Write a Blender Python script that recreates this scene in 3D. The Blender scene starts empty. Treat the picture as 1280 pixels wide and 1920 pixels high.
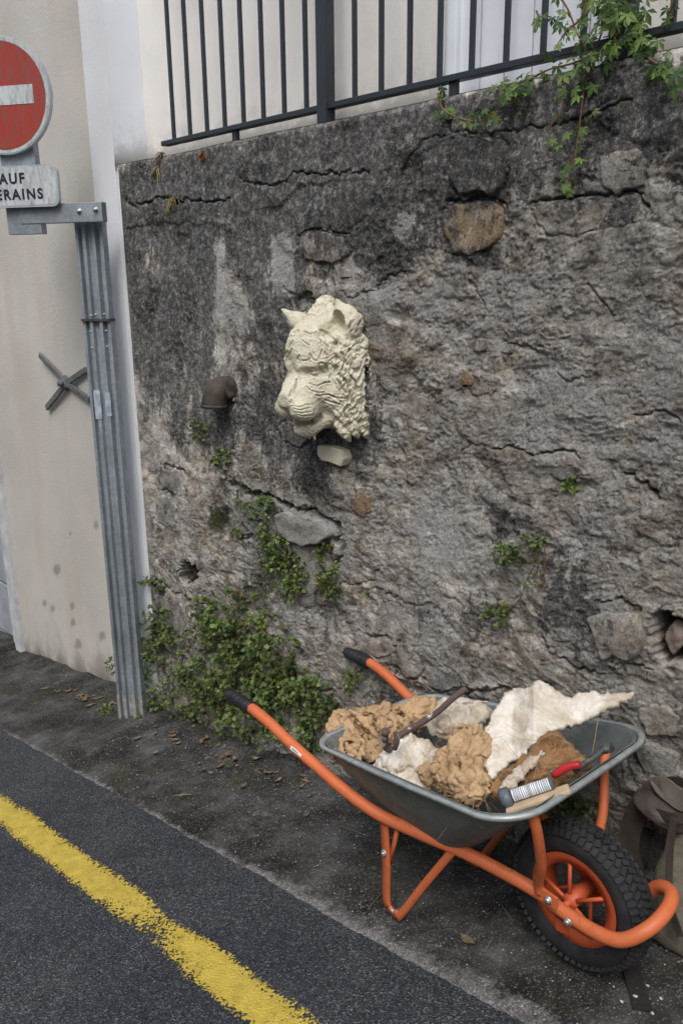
import bpy, bmesh, math, random
import numpy as np
from mathutils import Vector, Matrix

random.seed(7)
rng = np.random.default_rng(7)
S = bpy.context.scene
COL = S.collection

# ------------------------------------------------------------------ camera
F_PX = 1546.0
def nrm(v):
    v = np.array(v, float); return v / np.linalg.norm(v)
Zc = -nrm([60, 5540, F_PX])
Xc = -nrm([-1544, -415, F_PX]); Xc = nrm(Xc - Zc * Xc.dot(Zc))
Yc = np.cross(Zc, Xc)
MW = np.array([Xc, Yc, Zc])              # world = MW @ camera(right, down, forward)
CAM = np.array([0.0, -1.8975, 1.5])
G = 0.16757                              # the street climbs to the right
cam_data = bpy.data.cameras.new('camera')
cam = bpy.data.objects.new('camera', cam_data); COL.objects.link(cam)
R3 = np.array([MW[:, 0], -MW[:, 1], -MW[:, 2]]).T
cam.matrix_world = Matrix([[*R3[0], CAM[0]], [*R3[1], CAM[1]], [*R3[2], CAM[2]], [0, 0, 0, 1]])
cam_data.sensor_fit = 'VERTICAL'; cam_data.sensor_height = 36; cam_data.sensor_width = 24
cam_data.lens = 36 * F_PX / 1920
cam_data.clip_start = .02; cam_data.clip_end = 500
S.camera = cam

# ------------------------------------------------------------------ world, sun, exposure
SUN_EL, SUN_AZ = 56, 146                 # azimuth clockwise from +Y
w = bpy.data.worlds.new('World'); S.world = w; w.use_nodes = True
nt = w.node_tree; nt.nodes.clear()
out = nt.nodes.new('ShaderNodeOutputWorld'); bg = nt.nodes.new('ShaderNodeBackground')
sky = nt.nodes.new('ShaderNodeTexSky'); sky.sky_type = 'NISHITA'; sky.sun_disc = False
sky.sun_elevation = math.radians(SUN_EL); sky.sun_rotation = math.radians(SUN_AZ)
sky.air_density = 1.0; sky.dust_density = 3.0; sky.ozone_density = 1.0
hs = nt.nodes.new('ShaderNodeHueSaturation'); hs.inputs['Saturation'].default_value = .52   # cloud cover
nt.links.new(sky.outputs[0], hs.inputs['Color']); nt.links.new(hs.outputs[0], bg.inputs[0])
bg.inputs[1].default_value = .12
nt.links.new(bg.outputs[0], out.inputs[0])
sd = bpy.data.lights.new('sun', 'SUN'); sd.energy = 1.0; sd.angle = math.radians(30); sd.color = (1, .985, .97)
sun = bpy.data.objects.new('sun', sd); COL.objects.link(sun)
a, e = math.radians(SUN_AZ), math.radians(SUN_EL)
sdir = Vector((math.sin(a) * math.cos(e), math.cos(a) * math.cos(e), math.sin(e)))
sun.rotation_euler = sdir.to_track_quat('Z', 'Y').to_euler()
vs = S.view_settings
vs.view_transform = 'Standard'; vs.look = 'None'; vs.gamma = 1; vs.use_curve_mapping = False
vs.exposure = .85

# ------------------------------------------------------------------ pixel <-> world helpers
def ray(p): return MW @ nrm([p[0] - 640, p[1] - 960, F_PX])
def onY(p, y=0.0):
    r = ray(p); return CAM + r * ((y - CAM[1]) / r[1])
def onX(p, x):
    r = ray(p); return CAM + r * ((x - CAM[0]) / r[0])
def onG(p, h=0.0):
    r = ray(p); t = (G * CAM[0] + h - CAM[2]) / (r[2] - G * r[0]); return CAM + r * t
def proj(P):
    q = (np.asarray(P, float) - CAM) @ MW
    return np.stack([640 + F_PX * q[..., 0] / q[..., 2], 960 + F_PX * q[..., 1] / q[..., 2]], -1)

# ------------------------------------------------------------------ noise
_perm = np.random.default_rng(3).permutation(256); _perm = np.concatenate([_perm] * 3)
_g3 = np.random.default_rng(4).normal(size=(256, 3)); _g3 /= np.linalg.norm(_g3, axis=1)[:, None]
_an = np.random.default_rng(5).uniform(0, 6.283, 256); _g2 = np.c_[np.cos(_an), np.sin(_an)]
def _f(t): return t * t * t * (t * (t * 6 - 15) + 10)
def n2(x, y):
    xi = np.floor(x).astype(int); yi = np.floor(y).astype(int); xf = x - xi; yf = y - yi
    u = _f(xf); v = _f(yf)
    def g(dx, dy):
        h = _perm[_perm[(xi + dx) & 255] + ((yi + dy) & 255)]; q = _g2[h]
        return q[..., 0] * (xf - dx) + q[..., 1] * (yf - dy)
    a_ = g(0, 0); a_ = a_ + u * (g(1, 0) - a_); b_ = g(0, 1); b_ = b_ + u * (g(1, 1) - b_)
    return (a_ + v * (b_ - a_)) * 1.4
def n3(x, y, z):
    xi, yi, zi = [np.floor(q).astype(int) for q in (x, y, z)]; xf, yf, zf = x - xi, y - yi, z - zi
    u, v, w_ = _f(xf), _f(yf), _f(zf)
    def g(dx, dy, dz):
        h = _perm[_perm[_perm[(xi + dx) & 255] + ((yi + dy) & 255)] + ((zi + dz) & 255)]; q = _g3[h]
        return q[..., 0] * (xf - dx) + q[..., 1] * (yf - dy) + q[..., 2] * (zf - dz)
    def lx(dy, dz):
        a_ = g(0, dy, dz); return a_ + u * (g(1, dy, dz) - a_)
    c0 = lx(0, 0); c0 = c0 + v * (lx(1, 0) - c0); c1 = lx(0, 1); c1 = c1 + v * (lx(1, 1) - c1)
    return (c0 + w_ * (c1 - c0)) * 1.5
def fbm2(x, y, o=4, l=2.03, g=.5):
    s = 0; a_ = 1
    for i in range(o):
        s = s + a_ * n2(x + 17.3 * i, y - 9.1 * i); x = x * l; y = y * l; a_ *= g
    return s
def fbm3(P, f, o=3, g=.5):
    s = 0; a_ = 1
    for i in range(o):
        s = s + a_ * n3(P[..., 0] * f + 5.2 * i, P[..., 1] * f + 1.3 * i, P[..., 2] * f - 7.7 * i); f *= 2.03; a_ *= g
    return s
def worley2(x, y):
    xi = np.floor(x).astype(int); yi = np.floor(y).astype(int)
    d1 = np.full(x.shape, 9.); d2 = d1.copy(); idc = np.zeros(x.shape, int)
    for dx in (-1, 0, 1):
        for dy in (-1, 0, 1):
            h = _perm[_perm[(xi + dx) & 255] + ((yi + dy) & 255)]
            px = xi + dx + .5 + .42 * _g2[h][..., 0]; py = yi + dy + .5 + .42 * _g2[h][..., 1]
            d = np.hypot(px - x, py - y)
            m = d < d1; d2 = np.where(m, d1, np.minimum(d2, d)); idc = np.where(m, h, idc); d1 = np.where(m, d, d1)
    return d1, d2, idc
def sstep(a_, b_, x):
    t = np.clip((x - a_) / (b_ - a_), 0, 1); return t * t * (3 - 2 * t)
def dpoly(PX, PY, pts):
    d = np.full(PX.shape, 1e9)
    for (x0, y0), (x1, y1) in zip(pts[:-1], pts[1:]):
        vx, vy = x1 - x0, y1 - y0; L = vx * vx + vy * vy + 1e-9
        t = np.clip(((PX - x0) * vx + (PY - y0) * vy) / L, 0, 1)
        d = np.minimum(d, np.hypot(PX - x0 - t * vx, PY - y0 - t * vy))
    return d
def inpoly(PX, PY, pts):
    c = np.zeros(PX.shape, bool); n = len(pts)
    for i in range(n):
        x0, y0 = pts[i]; x1, y1 = pts[(i + 1) % n]
        if y0 == y1: continue
        c ^= ((y0 > PY) != (y1 > PY)) & (PX < (x1 - x0) * (PY - y0) / (y1 - y0) + x0)
    return c
def sdpoly(PX, PY, pts):                 # signed: negative inside
    d = dpoly(PX, PY, list(pts) + [pts[0]]); return np.where(inpoly(PX, PY, pts), -d, d)

# ------------------------------------------------------------------ mesh helpers
def mesh_np(name, V, Fq, smooth=True):
    V = np.asarray(V, np.float32); Fq = np.asarray(Fq, np.int32)
    me = bpy.data.meshes.new(name); k = Fq.shape[1]
    me.vertices.add(len(V)); me.vertices.foreach_set('co', V.ravel())
    me.loops.add(Fq.size); me.loops.foreach_set('vertex_index', Fq.ravel())
    me.polygons.add(len(Fq)); me.polygons.foreach_set('loop_start', np.arange(0, Fq.size, k, dtype=np.int32))
    me.update(calc_edges=True)
    me.polygons.foreach_set('use_smooth', np.full(len(Fq), smooth)); me.validate(); return me
def ob(name, me, mat=None, parent=None, label=None, cat=None, group=None, kind=None):
    o = bpy.data.objects.new(name, me); COL.objects.link(o)
    if mat and me is not None and not me.materials: me.materials.append(mat)
    if parent: o.parent = parent
    for k_, v_ in (('label', label), ('category', cat), ('group', group), ('kind', kind)):
        if v_: o[k_] = v_
    return o
def thing(name, loc, label, cat, group=None):
    o = ob(name, None, label=label, cat=cat, group=group); o.location = Vector(loc); o.empty_display_size = .05
    bpy.context.view_layer.update(); return o
def put(name, me, mat, parent, **k):      # world-space mesh under a thing
    o = ob(name, me, mat, parent, **k)
    if parent:
        # parents are unrotated, so their world position can be summed directly
        t = Vector((0, 0, 0)); p = parent
        while p: t += p.location; p = p.parent
        o.location = -t
    return o
def attr(me, name, arr):
    at = me.attributes.new(name, 'FLOAT_COLOR', 'POINT'); at.data.foreach_set('color', np.asarray(arr, np.float32).ravel())
def grid_faces(nx, ny):
    i = np.arange(nx * ny).reshape(ny, nx)
    return np.stack([i[:-1, :-1], i[:-1, 1:], i[1:, 1:], i[1:, :-1]], -1).reshape(-1, 4)
class MB:
    def __init__(s): s.v = []; s.f = []; s.s = []
    def add(s, V, Fs, smooth=False):
        b = len(s.v); s.v += [tuple(map(float, q)) for q in V]; s.f += [tuple(int(i) + b for i in q) for q in Fs]; s.s += [smooth] * len(Fs)
    def box(s, c, d, M=None, bev=0):
        hx, hy, hz = d[0] / 2, d[1] / 2, d[2] / 2; V = []
        if bev <= 0:
            V = [(x, y, z) for x in (-hx, hx) for y in (-hy, hy) for z in (-hz, hz)]
            Fs = [(0, 1, 3, 2), (4, 6, 7, 5), (0, 4, 5, 1), (2, 3, 7, 6), (0, 2, 6, 4), (1, 5, 7, 3)]
        else:
            bm = bmesh.new(); bmesh.ops.create_cube(bm, size=1); bmesh.ops.scale(bm, vec=d, verts=bm.verts)
            bmesh.ops.bevel(bm, geom=bm.edges[:], offset=bev, segments=2, affect='EDGES', profile=.6)
            bm.verts.index_update(); V = [tuple(v.co) for v in bm.verts]; Fs = [[v.index for v in f.verts] for f in bm.faces]; bm.free()
        V = np.array(V)
        if M is not None: V = V @ np.array(M).T      # M: 3x3, columns = axes
        s.add(V + np.array(c), Fs)
    def tube(s, pts, r, n=10, cap=True, flat=None):
        P = np.array(pts, float); r = np.broadcast_to(np.array(r, float), (len(P),))
        T = np.gradient(P, axis=0); T /= np.linalg.norm(T, axis=1)[:, None] + 1e-12
        u = np.cross(T[0], [0, 0, 1.]);
        if np.linalg.norm(u) < .1: u = np.cross(T[0], [1., 0, 0])
        u /= np.linalg.norm(u); V = []; Fs = []
        for i in range(len(P)):
            u = u - T[i] * u.dot(T[i]); u /= np.linalg.norm(u); w_ = np.cross(T[i], u)
            for k in range(n):
                t = 2 * math.pi * k / n; V.append(P[i] + r[i] * (u * math.cos(t) + w_ * math.sin(t)))
        for i in range(len(P) - 1):
            for k in range(n):
                Fs.append((i * n + k, i * n + (k + 1) % n, (i + 1) * n + (k + 1) % n, (i + 1) * n + k))
        if cap: Fs += [tuple(range(n))[::-1], tuple((len(P) - 1) * n + k for k in range(n))]
        s.add(V, Fs, True)
    def prism(s, pts, ax, c, U, Vv):      # polygon pts (2D) in plane c+U*a+V*b, extruded along vector ax
        P = np.array([np.array(c) + np.array(U) * p[0] + np.array(Vv) * p[1] for p in pts]); n = len(P)
        V = np.vstack([P, P + np.array(ax)])
        s.add(V, [tuple(range(n))[::-1], tuple(range(n, 2 * n))] + [(i, (i + 1) % n, n + (i + 1) % n, n + i) for i in range(n)])
    def mesh(s, name):
        me = bpy.data.meshes.new(name); me.from_pydata(s.v, [], s.f); me.update()
        me.polygons.foreach_set('use_smooth', s.s)
        bm = bmesh.new(); bm.from_mesh(me); bmesh.ops.recalc_face_normals(bm, faces=bm.faces[:]); bm.to_mesh(me); bm.free(); return me
def spline(P, n=8):
    P = np.array(P, float); Q = np.vstack([2 * P[0] - P[1], P, 2 * P[-1] - P[-2]]); out_ = []
    for i in range(1, len(Q) - 2):
        p0, p1, p2, p3 = Q[i - 1:i + 3]
        for t in np.linspace(0, 1, n, endpoint=False):
            out_.append(.5 * (2 * p1 + (p2 - p0) * t + (2 * p0 - 5 * p1 + 4 * p2 - p3) * t * t + (3 * p1 - p0 - 3 * p2 + p3) * t ** 3))
    out_.append(P[-1]); return np.array(out_)
def surfnet(Fd, o, h):                   # naive surface nets on a scalar grid (negative inside)
    ins = Fd < 0
    nx, ny, nz = Fd.shape
    cnt = np.zeros((nx - 1, ny - 1, nz - 1)); acc = np.zeros((nx - 1, ny - 1, nz - 1, 3))
    C8 = [(i, j, k) for i in (0, 1) for j in (0, 1) for k in (0, 1)]
    sl = lambda c, A: A[c[0]:nx - 1 + c[0], c[1]:ny - 1 + c[1], c[2]:nz - 1 + c[2]]
    s8 = sum(sl(c, ins).astype(np.int8) for c in C8); act = (s8 > 0) & (s8 < 8)
    ids = np.argwhere(act); n = len(ids); vi = np.full(act.shape, -1); vi[act] = np.arange(n)
    acc = np.zeros((n, 3)); cnt = np.zeros(n)
    for a_ in C8:
        for d in range(3):
            if a_[d] == 1: continue
            b_ = list(a_); b_[d] = 1
            fa = Fd[ids[:, 0] + a_[0], ids[:, 1] + a_[1], ids[:, 2] + a_[2]]; fb = Fd[ids[:, 0] + b_[0], ids[:, 1] + b_[1], ids[:, 2] + b_[2]]
            m = (fa < 0) != (fb < 0); t = np.where(m, fa / (fa - fb + 1e-12), 0)
            p = np.tile(np.array(a_, float), (n, 1)); p[:, d] = t; acc[m] += p[m]; cnt[m] += 1
    V = (ids + acc / cnt[:, None]) * h + np.array(o); Q = []
    for d in range(3):
        e1, e2 = (d + 1) % 3, (d + 2) % 3
        A = ins; sl0 = [slice(1, -1)] * 3; sl0[d] = slice(0, -1); sl1 = [slice(1, -1)] * 3; sl1[d] = slice(1, None)
        x0, x1 = A[tuple(sl0)], A[tuple(sl1)]
        for sgn, m in ((1, x0 & ~x1), (0, ~x0 & x1)):
            I = np.argwhere(m); off = np.ones(3, int); off[d] = 0; I = I + off
            def at(s1, s2):
                J = I.copy(); J[:, e1] -= s1; J[:, e2] -= s2; return vi[J[:, 0], J[:, 1], J[:, 2]]
            q = np.stack([at(1, 1), at(0, 1), at(0, 0), at(1, 0)], 1); Q.append(q if sgn else q[:, ::-1])
    return V, np.vstack(Q)
def vnormals(V, Q):
    n = np.cross(V[Q[:, 2]] - V[Q[:, 0]], V[Q[:, 3]] - V[Q[:, 1]]); N = np.zeros_like(V)
    for k in range(4): np.add.at(N, Q[:, k], n)
    return N / (np.linalg.norm(N, axis=1)[:, None] + 1e-12)
def smin(a_, b_, k):
    h = np.clip(.5 + .5 * (b_ - a_) / k, 0, 1); return b_ + (a_ - b_) * h - k * h * (1 - h)
def smax(a_, b_, k): return -smin(-a_, -b_, k)

# ------------------------------------------------------------------ materials
class NT:
    def __init__(s, name, rough=.8, metal=0, spec=.3):
        s.m = bpy.data.materials.new(name); s.m.use_nodes = True; s.t = s.m.node_tree
        s.b = s.t.nodes['Principled BSDF']; s.b.inputs['Roughness'].default_value = rough; s.b.inputs['Metallic'].default_value = metal
        s.b.inputs['Specular IOR Level'].default_value = spec; s.h = []
        s.geo = None
    def node(s, ty, **k):
        n = s.t.nodes.new(ty)
        for a_, v in k.items():
            if a_ in ('operation', 'blend_type', 'data_type', 'feature', 'attribute_name', 'distance', 'noise_dimensions', 'invert'): setattr(n, a_, v)
        return n
    def link(s, a_, b_): s.t.links.new(a_, b_)
    def co(s, sc=(1, 1, 1)):
        if s.geo is None: s.geo = s.node('ShaderNodeTexCoord')
        mp = s.node('ShaderNodeMapping'); s.link(s.geo.outputs['Object'], mp.inputs[0]); mp.inputs['Scale'].default_value = sc; return mp.outputs[0]
    def noise(s, scale, det=4, rough=.55, sc=(1, 1, 1), dist=0):
        n = s.node('ShaderNodeTexNoise'); s.link(s.co(sc), n.inputs['Vector']); n.inputs['Scale'].default_value = scale
        n.inputs['Detail'].default_value = det; n.inputs['Roughness'].default_value = rough; n.inputs['Distortion'].default_value = dist; return n.outputs['Fac']
    def vor(s, scale, sc=(1, 1, 1), feature='F1', out_='Distance'):
        n = s.node('ShaderNodeTexVoronoi', feature=feature); s.link(s.co(sc), n.inputs['Vector']); n.inputs['Scale'].default_value = scale; return n.outputs[out_]
    def ramp(s, x, stops):
        r = s.node('ShaderNodeValToRGB'); s.link(x, r.inputs[0]); el = r.color_ramp.elements
        while len(el) < len(stops): el.new(.5)
        for q, (p, c) in zip(el, stops): q.position = p; q.color = (*c, 1) if not np.isscalar(c) else (c, c, c, 1)
        return r.outputs[0]
    def mix(s, f, a_, b_, mode='MIX'):
        n = s.node('ShaderNodeMix', data_type='RGBA', blend_type=mode)
        for idx, v in ((0, f), (6, a_), (7, b_)):
            if isinstance(v, (int, float)): n.inputs[idx].default_value = v
            elif isinstance(v, tuple): n.inputs[idx].default_value = (*v, 1)
            else: s.link(v, n.inputs[idx])
        return n.outputs[2]
    def math(s, op, a_, b_=0., c_=None):
        n = s.node('ShaderNodeMath', operation=op)
        for idx, v in ((0, a_), (1, b_), (2, c_)):
            if v is None: continue
            if isinstance(v, (int, float)): n.inputs[idx].default_value = v
            else: s.link(v, n.inputs[idx])
        return n.outputs[0]
    def att(s, name):
        n = s.node('ShaderNodeAttribute', attribute_name=name); return n
    def sep(s, c):
        n = s.node('ShaderNodeSeparateColor'); s.link(c, n.inputs[0]); return n.outputs
    def color(s, c):
        if isinstance(c, tuple): s.b.inputs['Base Color'].default_value = (*c, 1)
        else: s.link(c, s.b.inputs['Base Color'])
        return s
    def rough(s, x): s.link(x, s.b.inputs['Roughness']); return s
    def bump(s, x, d=.002, st=1.):
        n = s.node('ShaderNodeBump'); n.inputs['Strength'].default_value = st; n.inputs['Distance'].default_value = d; s.link(x, n.inputs['Height'])
        if s.h: s.link(s.h[-1], n.inputs['Normal'])
        s.h.append(n.outputs[0]); s.link(n.outputs[0], s.b.inputs['Normal']); return s
def simple(name, c, rough=.7, metal=0, var=.25, scale=30, bump=.0005, spec=.3):
    n = NT(name, rough, metal, spec); x = n.noise(scale, 5)
    lo = tuple(q * (1 - var) for q in c); hi = tuple(min(1, q * (1 + var)) for q in c)
    n.color(n.ramp(x, [(.3, lo), (.7, hi)]));
    if bump: n.bump(n.noise(scale * 4, 3), bump)
    return n.m

def wall_material(name='weathered_masonry', tint=None):
    n = NT(name, .95, 0, .12)
    A = n.sep(n.att('stain').outputs['Color']); alpha = n.att('stain').outputs['Alpha']
    big = n.noise(3.5, 6, .6); mid = n.noise(16, 8, .68, (1, 1, 1.2), .4); fine = n.noise(75, 6, .7); grit = n.noise(260, 3, .6)
    base = n.ramp(mid, [(.34, (.115, .102, .088)), (.42, (.31, .28, .242)), (.51, (.50, .462, .41)), (.61, (.74, .71, .66))])
    grey = n.ramp(fine, [(.38, (.15, .15, .148)), (.62, (.55, .545, .53))])
    base = n.mix(n.ramp(big, [(.44, 0.), (.62, .55)]), base, grey)
    m5 = n.noise(5.5, 7, .7, (1, 1, 1.2), .5); base = n.mix(n.ramp(m5, [(.36, .75), (.48, 0.)]), base, n.mix(1., base, (.50, .46, .42), 'MULTIPLY')); base = n.mix(n.ramp(n.noise(4.1, 7, .7, (1.1, 1, 1), .5), [(.50, 0.), (.62, .7)]), base, n.mix(1., base, (1.16, 1.08, .95), 'MULTIPLY'))
    if tint: base = n.mix(.8 if 'ochre' in name or 'orange' in name or 'pale' in name else .5, base, n.ramp(mid, [(.3, tuple(q * .6 for q in tint)), (.5, tint), (.72, tuple(min(1, q * 1.3) for q in tint))]))
    ochre = n.ramp(mid, [(.3, (.19, .13, .075)), (.7, (.36, .27, .17))])
    of = n.ramp(n.math('ADD', n.noise(7, 5), n.math('MULTIPLY', A[2], .55)), [(.72, 0.), (.95, .6)])
    base = n.mix(of, base, ochre)
    lf = n.ramp(n.math('ADD', n.noise(11, 8, .7, dist=.6), n.math('MULTIPLY', A[1], .46)), [(.555, 0.), (.59, .8)])
    base = n.mix(lf, base, n.ramp(fine, [(.3, (.34, .33, .31)), (.7, (.55, .54, .51))]))
    # black lichen crust: streaky, speckled, where it is recorded on this wall
    dn = n.math('ADD', n.math('MULTIPLY', n.noise(9, 10, .76, (1.7, 1, .6), .5), .42), n.math('ADD', n.math('MULTIPLY', n.noise(60, 6, .8), .22), n.math('MULTIPLY', n.noise(3.6, 9, .72, (1.5, 1, .8), .8), .42)))
    df = n.ramp(n.math('ADD', dn, n.math('MULTIPLY', A[0], .235)), [(.585, 0.), (.605, .80), (.70, .95)])
    lich = n.ramp(n.noise(48, 8, .82), [(.36, (.022, .022, .024)), (.50, (.070, .070, .070)), (.62, (.30, .295, .28))])
    base = n.mix(df, base, lich)
    sp = n.vor(160); spf = n.math('MULTIPLY', n.ramp(sp, [(.12, 1.), (.22, 0.)]), n.ramp(n.noise(20, 4), [(.55, 0.), (.68, .8)]))
    base = n.mix(spf, base, (.55, .55, .52))
    base = n.mix(n.ramp(n.noise(42, 8, .8), [(.585, 0.), (.63, .7)]), base, (.58, .575, .55))
    mf = n.ramp(n.math('ADD', n.noise(30, 6, .7), n.math('MULTIPLY', alpha, .5)), [(.72, 0.), (.9, .85)])
    base = n.mix(mf, base, n.ramp(fine, [(.3, (.025, .03, .012)), (.7, (.075, .075, .025))]))
    base = n.mix(n.ramp(n.noise(150, 5, .8), [(.36, .8), (.56, 0.)]), base, n.mix(1., base, (.42, .41, .40), 'MULTIPLY'))
    base = n.mix(n.ramp(n.noise(130, 5, .8, (1.1, 1, 1)), [(.55, 0.), (.68, .45)]), base, (.50, .47, .42))
    n.color(base)
    rf = n.sep(n.att('relief').outputs['Color'])[0]; n.bump(n.math('MULTIPLY', n.noise(55, 9, .82, (1, 1, 1.5)), rf), .009, .75); n.bump(n.math('MULTIPLY', n.noise(120, 6, .85, (1, 1, 1.3)), n.math('ADD', rf, .18)), .0095, .9); return n.m

def stucco(name, c, dirt=.5, bump=.0012):
    n = NT(name, .9, 0, .15); big = n.noise(1.3, 5, .55); str_ = n.noise(2.2, 5, .6, (2.2, 1, .35))
    lo = tuple(q * .84 for q in c); col = n.ramp(big, [(.35, lo), (.65, c)])
    col = n.mix(n.ramp(str_, [(.5, 0.), (.72, dirt)]), col, (c[0] * .82, c[1] * .74, c[2] * .64))
    st = n.sep(n.att('stain').outputs['Color'])
    col = n.mix(n.math('MULTIPLY', n.ramp(n.math('ADD', n.noise(14, 7, .7), n.math('MULTIPLY', st[0], .6)), [(.6, 0.), (.85, .8)]), st[0]), col, (.16, .145, .12))
    n.color(col); n.bump(n.noise(90, 5, .65), bump * 1.5, .6); n.bump(n.noise(400, 3), bump * .5, .7); return n.m

def asphalt():
    n = NT('asphalt', .85, 0, .3)
    vd = n.vor(210); vc = n.sep(n.vor(210, out_='Color')); vc2 = n.sep(n.vor(420, out_='Color'))
    ag = n.ramp(vc[0], [(0., (.010, .012, .015)), (.45, (.023, .026, .033)), (.78, (.050, .056, .067)), (.92, (.12, .125, .135)), (1., (.22, .22, .23))])
    ag = n.mix(.42, ag, n.ramp(vc2[0], [(0., (.010, .011, .013)), (.7, (.045, .048, .054)), (1., (.22, .22, .23))]))
    ag = n.mix(n.ramp(n.noise(2.4, 7, .7), [(.38, .6), (.60, 0.)]), ag, n.mix(1., ag, (.42, .44, .50), 'MULTIPLY'))
    ag = n.mix(n.ramp(n.noise(7, 6, .7), [(.56, 0.), (.75, .35)]), ag, (.10, .10, .105))
    n.color(ag); n.bump(vd, .005, .9); n.bump(n.noise(30, 4), .004, .4); return n.m
def pavement():
    n = NT('old_pavement', .92, 0, .2)
    vc = n.sep(n.vor(260, out_='Color')); big = n.noise(4.5, 8, .7)
    base = n.ramp(big, [(.37, (.013, .012, .010)), (.47, (.033, .031, .028)), (.58, (.064, .063, .061)), (.71, (.12, .12, .118))])
    base = n.mix(n.ramp(vc[0], [(.80, 0.), (.97, .45)]), base, (.24, .235, .225))
    moss = n.ramp(n.noise(5.5, 8, .72, dist=.5), [(.56, 0.), (.64, .8)])
    A = n.sep(n.att('stain').outputs['Color'])
    base = n.mix(n.math('MULTIPLY', moss, A[0]), base, n.ramp(n.noise(80, 5), [(.3, (.022, .020, .010)), (.7, (.070, .062, .022))]))
    lf = n.ramp(n.math('ADD', n.noise(22, 8, .75), n.math('MULTIPLY', A[1], .45)), [(.70, 0.), (.90, .8)])
    base = n.mix(lf, base, n.ramp(vc[1], [(0., (.09, .088, .084)), (.6, (.17, .165, .158)), (1., (.32, .31, .3))]))
    n.color(base); n.bump(n.vor(260), .0025, .6); n.bump(n.noise(40, 8, .75), .008, .6); return n.m
def yellow():
    n = NT('worn_yellow_road_paint', .75, 0, .3)
    vc = n.vor(175); y = n.att('stain'); A = n.sep(y.outputs['Color'])
    col = n.ramp(n.noise(25, 6, .7), [(.3, (.36, .26, .045)), (.7, (.54, .41, .065))])
    n.color(col); n.bump(n.vor(175), .003, .7)
    vc1 = n.sep(n.vor(150, out_='Color')); k = n.math('ADD', n.math('ADD', n.math('MULTIPLY', n.noise(170, 4, .8), .46), n.math('MULTIPLY', vc1[0], .20)), n.math('ADD', n.math('MULTIPLY', n.noise(9, 6, .75), .26), n.math('MULTIPLY', A[0], .5)))
    f = n.ramp(k, [(.665, 0.), (.70, 1.)])
    tr = n.node('ShaderNodeBsdfTransparent'); mx = n.node('ShaderNodeMixShader'); n.link(f, mx.inputs[0])
    n.link(tr.outputs[0], mx.inputs[1]); n.link(n.b.outputs[0], mx.inputs[2])
    n.link(mx.outputs[0], n.t.nodes['Material Output'].inputs[0]); return n.m
def paint(name, c, wear=(.10, .07, .05), thr=.68, rough=.38, dirt=.35, sc=9):
    n = NT(name, rough, 0, .4)
    col = n.ramp(n.noise(7, 5), [(.3, tuple(q * .82 for q in c)), (.7, c)])
    col = n.mix(n.ramp(n.noise(28, 7, .7), [(.5, 0.), (.75, dirt)]), col, tuple(q * .45 for q in c))
    col = n.mix(n.ramp(n.noise(sc * 3, 6, .72), [(thr, 0.), (thr + .03, 1.)]), col, wear)
    n.color(col); n.bump(n.noise(60, 4), .0006, .5); n.rough(n.ramp(n.noise(20, 4), [(.3, rough), (.7, min(1, rough + .25))])); return n.m
def galv(name, c=(.30, .33, .35), rough=.5, metal=.55):
    n = NT(name, rough, metal, .4); vc = n.sep(n.vor(90, out_='Color'))
    col = n.ramp(vc[0], [(0., tuple(q * .86 for q in c)), (1., tuple(q * 1.1 for q in c))])
    col = n.mix(n.ramp(n.noise(6, 7, .7, (1, 1, .4)), [(.42, 0.), (.68, .75)]), col, tuple(q * .55 for q in c))
    col = n.mix(n.ramp(n.noise(18, 6, .7, (1, 1, .6)), [(.64, 0.), (.72, .5)]), col, (.42, .44, .44))
    col = n.mix(n.ramp(n.noise(9, 9, .75), [(.54, 0.), (.74, .55)]), col, (.30, .28, .24))
    n.color(col); n.rough(n.ramp(n.noise(12, 5), [(.3, rough - .1), (.7, rough + .2)])); n.bump(n.noise(70, 4), .0006, .5); return n.m
def leafmat(name, sub=.0):
    n = NT(name, .55, 0, .3); a_ = n.att('tint'); n.color(a_.outputs['Color'])
    tr = n.node('ShaderNodeBsdfTranslucent'); n.link(a_.outputs['Color'], tr.inputs[0]); mx = n.node('ShaderNodeMixShader'); mx.inputs[0].default_value = .25
    n.link(n.b.outputs[0], mx.inputs[1]); n.link(tr.outputs[0], mx.inputs[2]); n.link(mx.outputs[0], n.t.nodes['Material Output'].inputs[0]); return n.m
def clay(name, c, dark, crack=.0, pores=.5, dirt=None):
    n = NT(name, .9, 0, .15); col = n.ramp(n.noise(14, 7, .68), [(.3, dark), (.6, c)])
    if dirt: col = n.mix(n.ramp(n.noise(8, 9, .75, dist=.5), [(.47, 0.), (.60, .7)]), col, dirt)
    col = n.mix(n.ramp(n.noise(90, 5, .7), [(.5, 0.), (.75, pores)]), col, tuple(q * .6 for q in c))
    n.color(col); n.bump(n.noise(50, 8, .75), .006, .7); n.bump(n.noise(220, 4), .0015, .7); return n.m

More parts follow.
